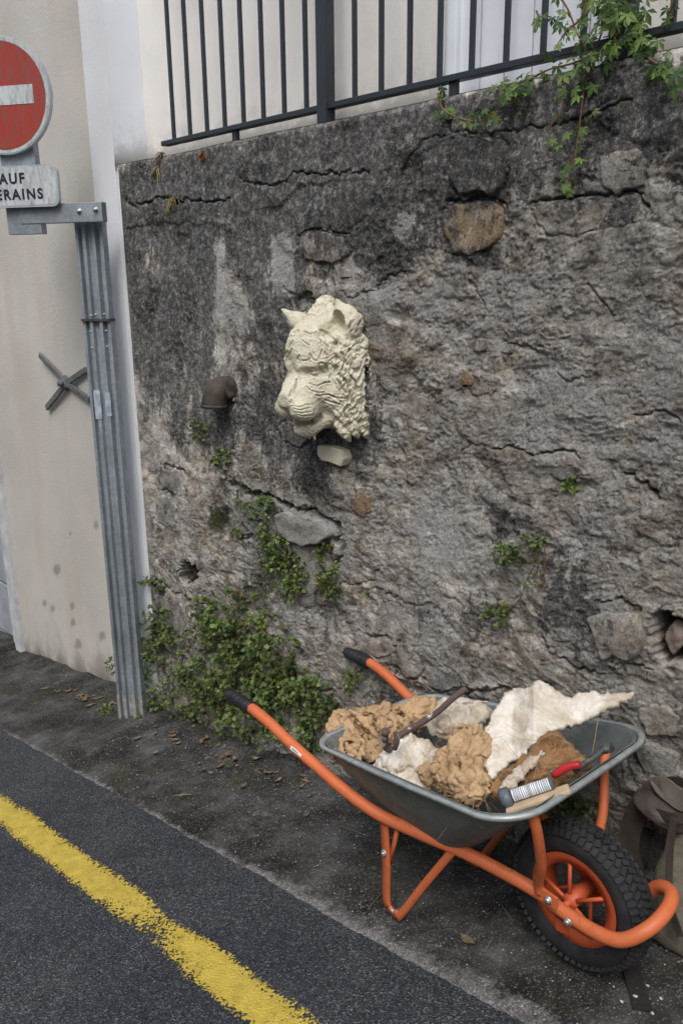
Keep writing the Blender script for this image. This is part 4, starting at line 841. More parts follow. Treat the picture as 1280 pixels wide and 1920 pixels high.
HAND = [(-.985, .248, .548), (-.93, .247, .534), (-.862, .244, .506), (-.775, .238, .460), (-.685, .231, .418), (-.594, .223, .376), (-.53, .209, .342), (-.467, .190, .313), (-.36, .165, .290), (-.234, .138, .268), (-.14, .112, .238), (-.052, .090, .206), (.01, .086, .181), (.095, .090, .168)]
hoop = [(.155, .084, .170), (.200, .055, .196), (.217, .0, .216), (.206, -.055, .226), (.162, -.086, .216)]
path = side(-1, HAND) + [(x, -y, z) for x, y, z in hoop] + side(1, HAND)[::-1]
m = MB(); m.tube(spline(LB(path), 7), .0165, 18); put('frame_tube', m.mesh('frame_tube'), M['orange'], WB)
for s_ in (-1, 1):
    g0 = LB([(-1.065, s_ * .248, .560), (-1.057, s_ * .248, .560), (-1.00, s_ * .248, .550), (-.955, s_ * .2475, .541)]); m = MB(); m.tube(spline(g0, 8), np.r_[.012, np.full(24, .0205)][:len(spline(g0, 8))], 16)
    for k in range(4): m.tube(LB([(-1.035 + .02 * k, s_ * .248, .557 - .004 * k), (-1.030 + .02 * k, s_ * .248, .556 - .004 * k)]), .0216, 16)
    put('grip', m.mesh('grip'), M['grip'], WB)
    # legs: outer flat strip bent round the foot, brace back up
    lg = [(-.475, s_ * .185, .300), (-.492, s_ * .180, .17), (-.524, s_ * .168, .045), (-.516, s_ * .166, .016), (-.492, s_ * .165, .008), (-.470, s_ * .165, .022), (-.36, s_ * .160, .155), (-.262, s_ * .150, .270)]
    P_ = spline(LB(lg), 6); T_ = np.gradient(P_, axis=0); T_ /= np.linalg.norm(T_, axis=1)[:, None]; V = []; Fs = []
    for i, (p_, t_) in enumerate(zip(P_, T_)):
        nrm_ = nrm(np.cross(t_, EY)); wd = .014 if i < 26 else .010; th = .0035 if i < 26 else .008
        for a_, b_ in ((-1, -1), (1, -1), (1, 1), (-1, 1)): V.append(p_ + nrm_ * wd * a_ + EY * th * b_)
    for i in range(len(P_) - 1):
        for k in range(4): Fs.append((i * 4 + k, i * 4 + (k + 1) % 4, (i + 1) * 4 + (k + 1) % 4, (i + 1) * 4 + k))
    m = MB(); m.add(V, Fs, True); me = m.mesh('leg'); o = put('leg', me, M['orange'], WB)
    lf = [(-.435, s_ * .172, .296), (-.458, s_ * .172, .235), (-.484, s_ * .176, .170)]
    m = MB(); m.tube(LB(lf), .007, 6); put('leg_stay', m.mesh('leg_stay'), M['orange'], WB)
    # front struts from tray to frame, with a flat foot bolted on
    st_ = [(.046, s_ * .212, .492), (.040, s_ * .192, .43), (.005, s_ * .145, .32), (-.035, s_ * .110, .25), (-.042, s_ * .100, .216)] if s_ < 0 else [(-.035, .215, .46), (-.03, .190, .41), (-.015, .145, .32), (-.020, .110, .25), (-.02, .100, .216)]
    m = MB(); m.tube(spline(LB(st_), 6), .0125, 12); put('front_strut', m.mesh('front_strut'), M['orange'], WB)
    m = MB(); m.box(LB((-.020, s_ * .106, .216))[0], (.062, .006, .034), M=BM @ np.array(Matrix.Rotation(math.radians(14), 3, 'Y')), bev=.002)
    pt_ = put('bracket', m.mesh('bracket'), M['orange'], WB)
    m = MB(); m.box(LB((.015, s_ * .073, .158))[0], (.13, .005, .036), M=BM @ np.array(Matrix.Rotation(math.radians(12), 3, 'Y')), bev=.002); m.box(LB((-.010, s_ * .073, .138))[0], (.032, .005, .05), M=BM, bev=.002); put('axle_plate', m.mesh('axle_plate'), M['orange2'], WB)
    for bx_, by_, bz_ in ((-.012, .109, .213), (.035, .106, .176), (-.491, .184, .20)):
        m = MB(); c_ = LB((bx_, s_ * by_, bz_))[0]; m.tube([c_, c_ + EY * s_ * .003], .0105, 14); m.tube([c_ + EY * s_ * .003, c_ + EY * s_ * .009], [.0085, .006], 12); put('bolt', m.mesh('bolt'), M['bolt'], WB)
    m = MB(); c_ = LB((-.502, s_ * .172, .020))[0]; m.tube([c_, c_ + EY * s_ * .004], .009, 12); put('bolt', m.mesh('bolt'), M['bolt'], WB)
# sticker on the near handle
P_ = LB([(-.775, -.238, .460), (-.735, -.235, .441)]); n_ = nrm(CAM - P_[0]); n_ = nrm(n_ - nrm(P_[1] - P_[0]) * n_.dot(nrm(P_[1] - P_[0]))); t_ = nrm(P_[1] - P_[0])
m = MB(); V = []; q_ = np.cross(t_, n_); q_ = q_ if q_[2] < 0 else -q_
for i, a_ in enumerate(np.linspace(-.2, 1.15, 7)):
    ax_ = math.radians(5 + 0 * i)
    for rr_ in np.linspace(.15, .95 - .35 * (i / 6), 4): V.append(P_[0] + t_ * (.004 + .046 * i / 6) + .0169 * (n_ * math.cos(rr_) + q_ * math.sin(rr_)))
m.add(V, [(i * 4 + k, i * 4 + k + 1, (i + 1) * 4 + k + 1, (i + 1) * 4 + k) for i in range(6) for k in range(3)], True); stk = put('sticker', m.mesh('sticker'), simple('white_sticker', (.6, .6, .6), .5, 0, .1), WB, label='small white printed sticker on the near handle')
m = MB()
for i in range(5):
    V = [P_[0] + t_ * (.012 + .005 * i + dx) + .0172 * (n_ * math.cos(r_) + q_ * math.sin(r_)) for dx, r_ in ((0, .35), (.003, .35), (.003, .58), (0, .58))]; m.add(V, [(0, 1, 2, 3)])
put('printing', m.mesh('printing'), M['grip'], stk)
# wheel
def ring(prof_, n, fn=None):               # revolve profile (r, y) about the axle
    V = []; Fs = []; k_ = len(prof_)
    for i in range(n):
        t = 2 * math.pi * i / n
        for j, (r_, y_) in enumerate(prof_):
            rr = r_ + (fn(t, j) if fn else 0); V.append((rr * math.cos(t), y_, AZ + rr * math.sin(t)))
    for i in range(n):
        for j in range(k_): Fs.append((i * k_ + j, i * k_ + (j + 1) % k_, ((i + 1) % n) * k_ + (j + 1) % k_, ((i + 1) % n) * k_ + j))
    return LB(V), Fs
AZ = .181; RT = .181
WH = ob('wheel', None, parent=WB); WH.location = Vector(LB((0, 0, AZ))[0]) - WB.location
tp = []
for k in range(28):
    t = 2 * math.pi * k / 28; ct, s1 = math.cos(t), math.sin(t); tp.append((.141 + .035 * math.copysign(abs(s1) ** .85, s1), .044 * math.copysign(abs(ct) ** .8, ct)))
m = MB(); V, Fs = ring(tp, 96); m.add(V, Fs, True)
for s_ in (-1, 1):
    for rr in (.124, .153): V, Fs = ring([(rr, s_ * .0405), (rr + .003, s_ * .0425 if rr < .14 else s_ * .0400), (rr + .006, s_ * .040 if rr < .14 else s_ * .0375)], 96); m.add(V, Fs, True)
put('tyre', m.mesh('tyre'), M['rubber'], WH)
m = MB(); NK = 58
for i in range(NK):
    for j, (yy, rr, sy) in enumerate(((-.037, .169, .012), (-.019, .177, .015), (0, .1795, .015), (.019, .177, .015), (.037, .169, .012))):
        t = 2 * math.pi * (i + (.5 if j % 2 else 0)) / NK; dr = np.array([math.cos(t), 0, math.sin(t)]); dt = np.array([-math.sin(t), 0, math.cos(t)])
        tilt = math.radians((-1, 1, -1, 1, -1)[j] * 28) if 0 < j < 4 else 0; yv = np.array([0, 1., 0]) * math.cos(tilt) + dt * math.sin(tilt); tv = np.cross(dr, yv)
        sl = (-1, -.35, 0, .35, 1)[j]; r3 = nrm(dr + np.array([0, sl, 0])); y3 = nrm(yv - r3 * yv.dot(r3)); t3 = np.cross(r3, y3)
        M3 = BM @ np.array([y3, t3, r3]).T; m.box(LB(np.array([0, yy, AZ]) + dr * (rr - .002))[0], (sy * (1.25 if 0 < j < 4 else 1.5), .0115, .009), M=M3)
put('tread', m.mesh('tread'), M['rubber'], WH, kind='stuff')
m = MB(); V, Fs = ring([(.088, -.030), (.118, -.034), (.121, -.028), (.104, -.018), (.100, 0), (.104, .018), (.121, .028), (.118, .034), (.088, .030), (.092, .0)], 72); m.add(V, Fs, True)
rimo = put('rim', m.mesh('rim'), M['orange2'], WH)
for s_ in (-1, 1):
    for i in range(5):
        t = math.radians(20 + 72 * i + (s_ > 0) * 36); m = MB(); d_ = np.array([math.cos(t), 0, math.sin(t)])
        m.tube(LB([np.array([0, s_ * .042, AZ]) + d_ * .018, np.array([0, s_ * .024, AZ]) + d_ * .094]), .0052, 8); put('spoke', m.mesh('spoke'), M['orange2'], WH)
m = MB(); m.tube(LB([(0, -.052, AZ), (0, .052, AZ)]), .019, 16); m.tube(LB([(0, -.084, AZ), (0, .084, AZ)]), .0085, 10); put('hub', m.mesh('hub'), M['orange2'], WH)
m = MB(); m.tube(LB([(-.10, -.034, AZ + .008), (-.078, -.040, AZ + .012)]), .0055, 8); put('valve', m.mesh('valve'), M['grip'], WH)

# tray
def rr_pts(x0, x1, yw0, yw1, r_, z0, z1, n=9):   # rounded quad: rear x0 half width yw0, front x1 half width yw1
    C4 = [(x1, yw1, 0), (x0, yw0, 90), (x0, -yw0, 180), (x1, -yw1, 270)]; P = []
    for cx, cy, a0 in C4:
        sx, sy = (1 if cx == x1 else -1), (1 if cy > 0 else -1); R2 = r_ * (1.15 if cx == x1 else .9)
        for t in np.linspace(a0, a0 + 90, n):
            P.append((cx - sx * R2 + R2 * math.cos(math.radians(t)), cy - sy * R2 + R2 * math.sin(math.radians(t))))
        # straight runs are subdivided
    Q = []
    for i in range(len(P)):
        p, q = P[i], P[(i + 1) % len(P)]; L = math.hypot(q[0] - p[0], q[1] - p[1]); k_ = max(1, int(L / .03)) if 0 else (10 if (i % n) == n - 1 else 1)
        for t in range(k_): Q.append((p[0] + (q[0] - p[0]) * t / k_, p[1] + (q[1] - p[1]) * t / k_))
    return np.array([(x, y, z0 + (z1 - z0) * (x - x0) / (x1 - x0)) for x, y in Q])
RIM = rr_pts(-.685, .055, .228, .290, .090, .486, .502); BOT = rr_pts(-.53, -.235, .150, .158, .06, .300, .268)
rows = []
for t in (0, .06, .2, .35, .5, .65, .8, .9, .96, 1.0):
    k = t ** 1.08; P = RIM * (1 - k) + BOT * k; bul = math.sin(math.pi * t) * .012
    c_ = np.array([-.34, 0]); dv = P[:, :2] - c_; dv /= np.linalg.norm(dv, axis=1)[:, None]; P[:, :2] += dv * bul; rows.append(P)
nP = len(RIM); c_ = np.array([-.32, 0]); dv = RIM[:, :2] - c_; dv /= np.linalg.norm(dv, axis=1)[:, None]
dent = .0025 * n2(RIM[:, 0] * 9, RIM[:, 1] * 9)
lip1 = RIM.copy(); lip1[:, :2] += dv * .009; lip1[:, 2] += .003 + dent; lip2 = RIM.copy(); lip2[:, :2] += dv * .020; lip2[:, 2] += .002 + dent; lip3 = RIM.copy(); lip3[:, :2] += dv * .0215; lip3[:, 2] += -.007
body = np.vstack([LB(r_) for r_ in rows] + [LB(BOT * .0 + np.array([-.38, 0, .279]) + (BOT - np.array([-.38, 0, .279])) * .5), LB([(-.38, 0, .278)])])
fs = [(i * nP + k, i * nP + (k + 1) % nP, (i + 1) * nP + (k + 1) % nP, (i + 1) * nP + k) for i in range(len(rows)) for k in range(nP)]; last = len(body) - 1
fs += [(len(rows) * nP + k, len(rows) * nP + (k + 1) % nP, last) for k in range(nP)]
m = MB(); m.add(body, fs, True); o = put('tray', m.mesh('tray'), M['galvd'], WB); md = o.modifiers.new('t', 'SOLIDIFY'); md.thickness = .0022
L_ = [LB(q) for q in (RIM - [0, 0, .004], lip1, lip2, lip3)]
m = MB(); m.add(np.vstack(L_), [(i * nP + k, i * nP + (k + 1) % nP, (i + 1) * nP + (k + 1) % nP, (i + 1) * nP + k) for i in range(3) for k in range(nP)], True)
ro = put('tray_rim', m.mesh('tray_rim'), M['galvr'], WB); md = ro.modifiers.new('t', 'SOLIDIFY'); md.thickness = .0022

# ---------------------------------------------------------------- things lying in the tray
def onL(q, yl):                                    # pixel -> barrow frame point on plane y = yl
    r = ray(q); t = (yl - (CAM - BO) @ EY) / (r @ EY); P = CAM + r * t - BO; return np.array([P @ EX, yl, P @ EZ])
def lump(name, prims, label, cat, mat, h=.0038, amp=(.012, 14), crk=.0, seed=0, fib=0, k=.02, group=None, fibc=None, grain=.0016, facet=.010):
    """prims: list of (centre, radii, yaw, pitch) ellipsoids in the barrow frame, fused and broken up"""
    cs = np.array([p[0] for p in prims]); rs = np.array([max(p[1]) for p in prims])
    lo = (cs - rs[:, None]).min(0) - .035; hi = (cs + rs[:, None]).max(0) + .035; n_ = ((hi - lo) / h).astype(int) + 1
    X_, Y_, Z_ = np.meshgrid(*[lo[i] + h * np.arange(n_[i]) for i in range(3)], indexing='ij'); D = None
    for c_, r_, yaw, pit in prims:
        Rm = np.array(Matrix.Rotation(math.radians(yaw), 3, 'Z') @ Matrix.Rotation(math.radians(pit), 3, 'Y')); P = np.stack([X_ - c_[0], Y_ - c_[1], Z_ - c_[2]], -1) @ Rm
        q = np.sqrt(((P / np.array(r_)) ** 2).sum(-1)); d = (q - 1) * min(r_); d = np.minimum(d, .2); D = d if D is None else smin(D, d, k)
    PP = np.stack([X_, Y_, Z_], -1); D = D + amp[0] * fbm3(PP + seed * 3.1, amp[1], 3)
    if crk:
        q1 = np.abs(n3(*((PP + seed).reshape(-1, 3) * 24).T)).reshape(D.shape); D = D + crk * np.exp(-(q1 / .06) ** 2)
    rgc = np.random.default_rng(seed + 100); ext = hi - lo; nc = int(26 * (1 if crk == 0 else 1.6)); SP_ = lo + rgc.uniform(size=(nc, 3)) * ext; offs = rgc.uniform(-1, 1, nc)
    WP = PP + .010 * np.stack([n3(PP[..., 0] * 30, PP[..., 1] * 30, PP[..., 2] * 30 + i * 7) for i in range(3)], -1)
    b1 = np.full(D.shape, 9.); b2 = b1.copy(); bo_ = np.zeros(D.shape)
    for q_, of_ in zip(SP_, offs):
        dd = np.sqrt(((WP - q_) ** 2).sum(-1)); mm = dd < b1; b2 = np.where(mm, b1, np.minimum(b2, dd)); bo_ = np.where(mm, of_, bo_); b1 = np.where(mm, dd, b1)
    D = D + facet * bo_ + (crk * .55 + .004) * np.exp(-((b2 - b1) / .0045) ** 2) + .0035 * (1 - 2 * np.abs(fbm3(PP + seed, 34, 2)))
    V, Q = surfnet(D, lo, h); N = vnormals(V, Q)
    V = V + N * (grain * 1.6 * fbm3(V + seed, 60, 3) + grain * n3(*(V * 210).T))[:, None]
    me_ = mesh_np(name, LB(V), Q[:, ::-1]); me_.update()
    bm_ = bmesh.new(); bm_.from_mesh(me_); bmesh.ops.recalc_face_normals(bm_, faces=bm_.faces[:]); bm_.to_mesh(me_); bm_.free()
    T_ = thing(name, LB(V.mean(0))[0], label, cat, group); put('body', me_, mat, T_)
    if fib:
        rg = np.random.default_rng(seed + 50); idx = rg.integers(0, len(V), fib); W_ = LB(V); NW = N @ BM.T; VV = []; FF = []
        for j in idx:
            p = W_[j]; d = nrm(NW[j] * .5 + rg.normal(size=3) * .8); L = rg.uniform(.02, .07); b_ = rg.normal(size=3) * .5; w_ = nrm(np.cross(d, nrm(CAM - p))) * .00045; k0 = len(VV)
            for s_ in range(5):
                t = s_ / 4; q = p + d * L * t + b_ * L * t * t * .6 - np.array([0, 0, .012]) * t * t; VV += [q - w_ * (1 - .6 * t), q + w_ * (1 - .6 * t)]
            FF += [(k0 + 2 * s_, k0 + 2 * s_ + 1, k0 + 2 * s_ + 3, k0 + 2 * s_ + 2) for s_ in range(4)]
        put('fibres', mesh_np('fibres', VV, FF), fibc or FIB, T_, kind='stuff')
    return T_
FIB = simple('coconut_fibre', (.34, .22, .10), .8, 0, .4, 60, 0)
TAN = clay('tan_clay', (.50, .345, .20), (.36, .235, .13)); WHT = clay('white_plaster', (.72, .68, .61), (.58, .52, .43), pores=.35, dirt=(.40, .31, .21)); OFF = clay('off_white_clay', (.60, .54, .45), (.42, .36, .28), dirt=(.30, .22, .14)); BRN = clay('brown_fibre_matting', (.30, .17, .08), (.17, .095, .045))
P0 = lambda px, py, y: onL((px, py), y)
lump('clay_chunk', [(P0(668, 1398, -.12), (.075, .07, .035), 20, 8), (P0(650, 1375, -.05), (.06, .07, .035), 0, 0), (P0(700, 1345, -.03), (.09, .08, .035), 10, -5), (P0(735, 1365, -.03), (.06, .06, .045), 0, 0), (P0(655, 1348, .0), (.045, .06, .03), 0, 0)],
     'cracked tan clay chunk with fibres at the handle end of the tray', 'clay piece', TAN, amp=(.016, 13), crk=.022, seed=1, fib=200)
lump('clay_curl', [(P0(752, 1332, .03), (.07, .07, .018), 0, -25), (P0(788, 1340, .05), (.035, .07, .05), 0, 30), (P0(745, 1370, .03), (.06, .05, .02), 0, -10)], 'curled tan clay sheet behind the rusty iron hook', 'clay piece', TAN, amp=(.008, 16), seed=2, fib=60)
lump('plaster_lump', [(P0(745, 1440, -.12), (.075, .07, .05), 20, 0), (P0(720, 1450, -.14), (.05, .045, .03), 0, 0), (P0(785, 1418, -.08), (.06, .06, .055), 0, 0), (P0(770, 1470, -.13), (.06, .05, .04), 0, 0)],
     'off-white plaster lump low against the near rim of the tray', 'plaster piece', WHT, amp=(.010, 12), seed=3)
lump('plaster_lump', [(P0(850, 1352, .06), (.07, .07, .05), 0, 0), (P0(880, 1348, .10), (.05, .06, .04), 0, 0), (P0(838, 1332, .10), (.03, .03, .03), 0, 0), (P0(868, 1325, .12), (.022, .03, .022), 0, 0), (P0(905, 1335, .12), (.03, .03, .02), 0, 0)],
     'beige knobbly plaster lump in the middle of the tray by the far rim', 'plaster piece', OFF, amp=(.010, 16), seed=4)
lump('clay_chunk', [(P0(850, 1448, -.12), (.07, .06, .06), 0, 0), (P0(880, 1405, -.07), (.06, .06, .055), 0, 0), (P0(875, 1468, -.15), (.055, .045, .05), 0, 0), (P0(805, 1455, -.12), (.03, .035, .04), 0, 0), (P0(862, 1385, -.04), (.045, .04, .03), 0, 0), (P0(860, 1420, -.13), (.04, .05, .04), 0, 0)],
     'tan hairy clay lump in the middle of the tray against the near rim', 'clay piece', TAN, amp=(.014, 15), crk=.010, seed=5, fib=420)
# large white plaster shard: a thick bent sheet reaching over the far rim
def slab(name, outline, yfun, th, label, cat, mat, seed=0, n=56, rough=.006, fib=0, parent=None):
    PL = np.array(outline, float); lo, hi = PL.min(0) - 6, PL.max(0) + 6; h = max((hi - lo)) / 110
    gx, gy = np.meshgrid(np.arange(lo[0], hi[0], h), np.arange(lo[1], hi[1], h)); jx_, jy_ = 5 * fbm2(gx / 14., gy / 14. + seed, 3), 5 * fbm2(gx / 14. + 30, gy / 14. + seed, 3)
    sd_ = sdpoly(gx + jx_, gy + jy_, outline); ins = sd_ < 0
    P = np.zeros(gx.shape + (3,))
    for i in range(gx.shape[0]):
        for j in range(gx.shape[1]):
            if sd_[i, j] < 2 * h: P[i, j] = onL((gx[i, j], gy[i, j]), yfun(gx[i, j], gy[i, j]))
    edge_ = np.clip(-sd_ / 7., 0, 1) ** .5; nz_ = rough * (.9 * fbm2(gx / 60. + seed, gy / 40., 3) + .55 * (1 - edge_ * .6) * fbm2(gx / 12., gy / 12. + seed, 3) + 1.1 * (1 - 2 * np.abs(fbm2(gx / 80. + seed, gy / 60. + 7, 2))) + .12 * fbm2(gx / 9., gy / 9., 3))
    view = np.array([((CAM - BO) @ EX + .3), (CAM - BO) @ EY, (CAM - BO) @ EZ]); view = view / np.linalg.norm(view)
    F_ = P + view * ((th / 2) * (edge_ - .0) + nz_ * edge_)[..., None]; B_ = P - view * ((th / 2) * edge_ + .0)[..., None]
    idx = -np.ones(gx.shape, int); cell = ins[:-1, :-1] & ins[1:, :-1] & ins[:-1, 1:] & ins[1:, 1:]
    use = np.zeros(gx.shape, bool)
    for a_, b_ in ((0, 0), (1, 0), (0, 1), (1, 1)): use[a_:gx.shape[0] - 1 + a_, b_:gx.shape[1] - 1 + b_] |= cell
    idx[use] = np.arange(use.sum()); nF = use.sum(); V = np.vstack([F_[use], B_[use]]); I = np.argwhere(cell); c4 = np.stack([idx[I[:, 0], I[:, 1]], idx[I[:, 0], I[:, 1] + 1], idx[I[:, 0] + 1, I[:, 1] + 1], idx[I[:, 0] + 1, I[:, 1]]], 1)
    Fq = list(map(tuple, c4)) + list(map(tuple, c4[:, ::-1] + nF)); E_ = {}
    for q in c4:
        for a_, b_ in zip(q, np.roll(q, -1)): E_[(a_, b_)] = 1
    for (a_, b_) in E_:
        if (b_, a_) not in E_: Fq.append((b_, a_, a_ + nF, b_ + nF))
    me_ = mesh_np(name, LB(V), np.array(Fq)); bm_ = bmesh.new(); bm_.from_mesh(me_); bmesh.ops.recalc_face_normals(bm_, faces=bm_.faces[:]); bm_.to_mesh(me_); bm_.free()
    T_ = thing(name, LB(V.mean(0))[0], label, cat); put('body', me_, mat, T_)
    if fib:
        rg = np.random.default_rng(seed + 9); W_ = LB(F_[use]); VV = []; FF = []; vw = BM @ view
        for j in rg.integers(0, len(W_), fib):
            d = nrm(rg.normal(size=3) + vw * .4); L = rg.uniform(.02, .09); b_ = rg.normal(size=3) * .5; w_ = nrm(np.cross(d, vw)) * .0005; k0 = len(VV)
            for s_ in range(5):
                t = s_ / 4; q = W_[j] + d * L * t + b_ * L * t * t * .6; VV += [q - w_, q + w_]
            FF += [(k0 + 2 * s_, k0 + 2 * s_ + 1, k0 + 2 * s_ + 3, k0 + 2 * s_ + 2) for s_ in range(4)]
        put('fibres', mesh_np('fibres', VV, FF), FIB, T_, kind='stuff')
    return T_
slab('fibre_matting', [(925, 1500), (915, 1480), (935, 1450), (975, 1420), (1020, 1375), (1045, 1370), (1075, 1400), (1105, 1425), (1110, 1440), (1060, 1470), (1010, 1490), (960, 1510)], lambda x, y: np.interp(x, [910, 1110], [-.12, .04]) + (1440 - y) * .0006, .02,
     'brown fibre backed plaster piece leaning under the big white shard', 'plaster piece', BRN, 11, fib=50, rough=.014)
slab('plaster_shard', [(905, 1375), (925, 1330), (945, 1300), (968, 1290), (990, 1290), (1003, 1276), (1025, 1280), (1042, 1298), (1065, 1305), (1095, 1296), (1130, 1300), (1185, 1298), (1192, 1310), (1160, 1325), (1120, 1345), (1085, 1362), (1050, 1372), (1020, 1385), (990, 1410), (965, 1432), (935, 1455), (915, 1468), (908, 1440), (903, 1405)],
     lambda x, y: np.interp(x, [905, 960, 1000, 1060, 1190], [-.02, .03, .02, .08, .20]) + (1370 - y) * .0010, .030, 'big jagged white plaster shard sticking out over the far rim of the tray', 'plaster piece', WHT, 12, rough=.009)
slab('plaster_shard', [(935, 1478), (950, 1452), (985, 1425), (1015, 1402), (1022, 1412), (1000, 1440), (975, 1470), (950, 1492)], lambda x, y: -.10 + (1440 - y) * .0009 + np.interp(x, [935, 1022], [-.02, .05]), .016, 'narrow dirty white shard lying on the brown fibre matting', 'plaster piece', OFF, 13, rough=.008)
# rusty iron hook
RUST = paint('rusty_dark_iron', (.11, .075, .065), (.62, .60, .57), .555, .7, .5, 5)
hk = [(873, 1291), (850, 1308), (820, 1335), (790, 1355), (765, 1368), (748, 1380), (740, 1396), (731, 1405), (722, 1400), (721, 1385), (722, 1370)]
yy = np.linspace(.12, -.13, len(hk)); P_ = spline(LB([onL(q, y_) for q, y_ in zip(hk, yy)]), 6); P_ = P_ + (CAM - P_) * (.035 + .03 * np.sin(np.linspace(.6, 3.0, len(P_))))[:, None]
IH = thing('iron_hook', P_[30], 'dark rusty iron bar with a white-splashed hooked end lying across the heap', 'iron bar'); m = MB(); m.tube(P_, np.interp(np.linspace(0, 1, len(P_)), [0, .6, 1], [.0085, .0085, .0105]), 10); put('bar', m.mesh('bar'), RUST, IH)
m = MB(); pr_ = spline(LB([onL(q, -.115) for q in [(740, 1404), (744, 1388), (741, 1372)]]), 5); m.tube(pr_ + (CAM - pr_) * .042, .007, 8); put('prong', m.mesh('prong'), RUST, IH)
# tool with a round dark cap and a bar-coded wrapper, on a wooden strip
a0, a1 = LB(onL((938, 1500), -.19))[0], LB(onL((1052, 1462), -.10))[0]; ax_ = nrm(a1 - a0)
TB = thing('wrapped_brush', a0, 'tube with a round dark cap and a striped barcode wrapper lying by the front rim', 'brush')
m = MB(); m.tube([a0, a0 + ax_ * .004, a0 + ax_ * .022, a0 + ax_ * .026], [.020, .024, .024, .019], 20); put('cap', m.mesh('cap'), simple('scuffed_dark_plastic', (.09, .10, .12), .45, 0, .5, 40), TB)
m = MB(); m.tube([a0 + ax_ * .026, a0 + ax_ * .125], [.015, .014], 16); wr = put('wrapper', m.mesh('wrapper'), simple('grey_wrapper', (.10, .11, .13), .4, 0, .2), TB)
vw = nrm(CAM - a0); vp = nrm(vw - ax_ * vw.dot(ax_)); qn = np.cross(ax_, vp); m = MB(); rg = np.random.default_rng(2); t = .030
while t < .118:
    wd = rg.choice([.0012, .002, .003]); V = [a0 + ax_ * (t + dx) + .0153 * (vp * math.cos(an) + qn * math.sin(an)) for dx in (0, wd) for an in np.linspace(-1.1, 1.0, 7)]; m.add(V, [(k_, k_ + 1, k_ + 8, k_ + 7) for k_ in range(6)], True); t += wd + rg.choice([.0014, .002])
put('barcode', m.mesh('barcode'), simple('white_barcode_bars', (.7, .72, .74), .4, 0, .05), wr)
m = MB(); dn = -EZ * .018 + EX * .012 - EY * .010; m.box((a0 + a1) / 2 + dn + ax_ * .01, (.15, .035, .010), M=np.array([ax_, nrm(np.cross(EZ, ax_)), nrm(np.cross(ax_, nrm(np.cross(EZ, ax_))))]).T, bev=.003); put('wooden_back', m.mesh('wooden_back'), simple('pale_wood', (.48, .36, .23), .7, 0, .2, 20), TB)
c0_, c1_ = LB(onL((1036, 1460), -.075))[0], LB(onL((1088, 1437), -.04))[0]; ct_ = thing('cutting_pliers', c0_, 'dirty pliers with a red handle beside the barcode tube', 'pliers')
m = MB(); m.tube(spline([c0_ + EZ * .006, (c0_ + c1_) / 2 + EZ * .012, c1_ + EZ * .006], 5), [.006] + [.0095] * 9 + [.007], 10); put('red_handle', m.mesh('red_handle'), simple('red_plastic', (.34, .018, .022), .4, 0, .3, 20), ct_)
d0, d1_ = LB(onL((1075, 1450), -.03))[0], LB(onL((1140, 1408), .05))[0]; IR = simple('plaster_spattered_dark_steel', (.10, .095, .095), .6, .4, .7, 60, .001)
m = MB(); m.tube([d0 + EZ * .004, d1_ + EZ * .01], .0075, 8); m.tube([LB(onL((1010, 1462), -.06))[0], LB(onL((1050, 1440), -.02))[0] + EZ * .01], .007, 8); put('dark_handle', m.mesh('dark_handle'), IR, ct_)
m = MB(); m.tube([d1_ - EX * .012, d1_ + EX * .006 + EZ * .012], [.011, .012], 8); m.tube([d1_ - EY * .016 + EZ * .008, d1_ + EY * .012 + EZ * .01], .006, 8); put('jaws', m.mesh('jaws'), IR, ct_)

# ================================================================== CANVAS BAG leaning on the wall at the right
BGP = onG((1262, 1765)); CAN = simple('olive_beige_canvas', (.17, .155, .115), .95, 0, .25, 60, .001); LEA = simple('brown_leather', (.052, .042, .037), .55, 0, .4, 14, .0012); BLK = simple('black_webbing', (.022, .018, .017), .85, 0, .3, 120, .0008)
bo = np.array([-.535, -.095, G * -.56]); BG = thing('canvas_bag', bo, 'olive canvas bag with brown leather straps leaning on the wall behind the wheel', 'bag')
bm_ = bmesh.new(); bmesh.ops.create_cube(bm_, size=1); bmesh.ops.subdivide_edges(bm_, edges=bm_.edges[:], cuts=22, use_grid_fill=True); V = np.array([v.co[:] for v in bm_.verts]); Fs = [[v.index for v in f.verts] for f in bm_.faces]; bm_.free()
V = V * 2; r4 = (np.abs(V) ** 6).sum(1) ** (1 / 6); V = V / r4[:, None]; u_ = (V[:, 2] + 1) / 2
dims_ = np.stack([.205 - .045 * u_, .090 - .040 * u_, 0 * u_ + .215], 1); Vb = V * dims_; Vb[:, 2] += .215; Vb[:, 1] += .03 * u_
fold = .010 * n3(*(Vb * 9).T) + .006 * n3(Vb[:, 0] * 34, Vb[:, 1] * 12, Vb[:, 2] * 10) + .003 * n3(*(Vb * 40).T); Vb = Vb + V * fold[:, None]; Vb[:, 2] += G * Vb[:, 0]
m = MB(); m.add(Vb + bo, Fs, True); put('body', m.mesh('body'), CAN, BG)
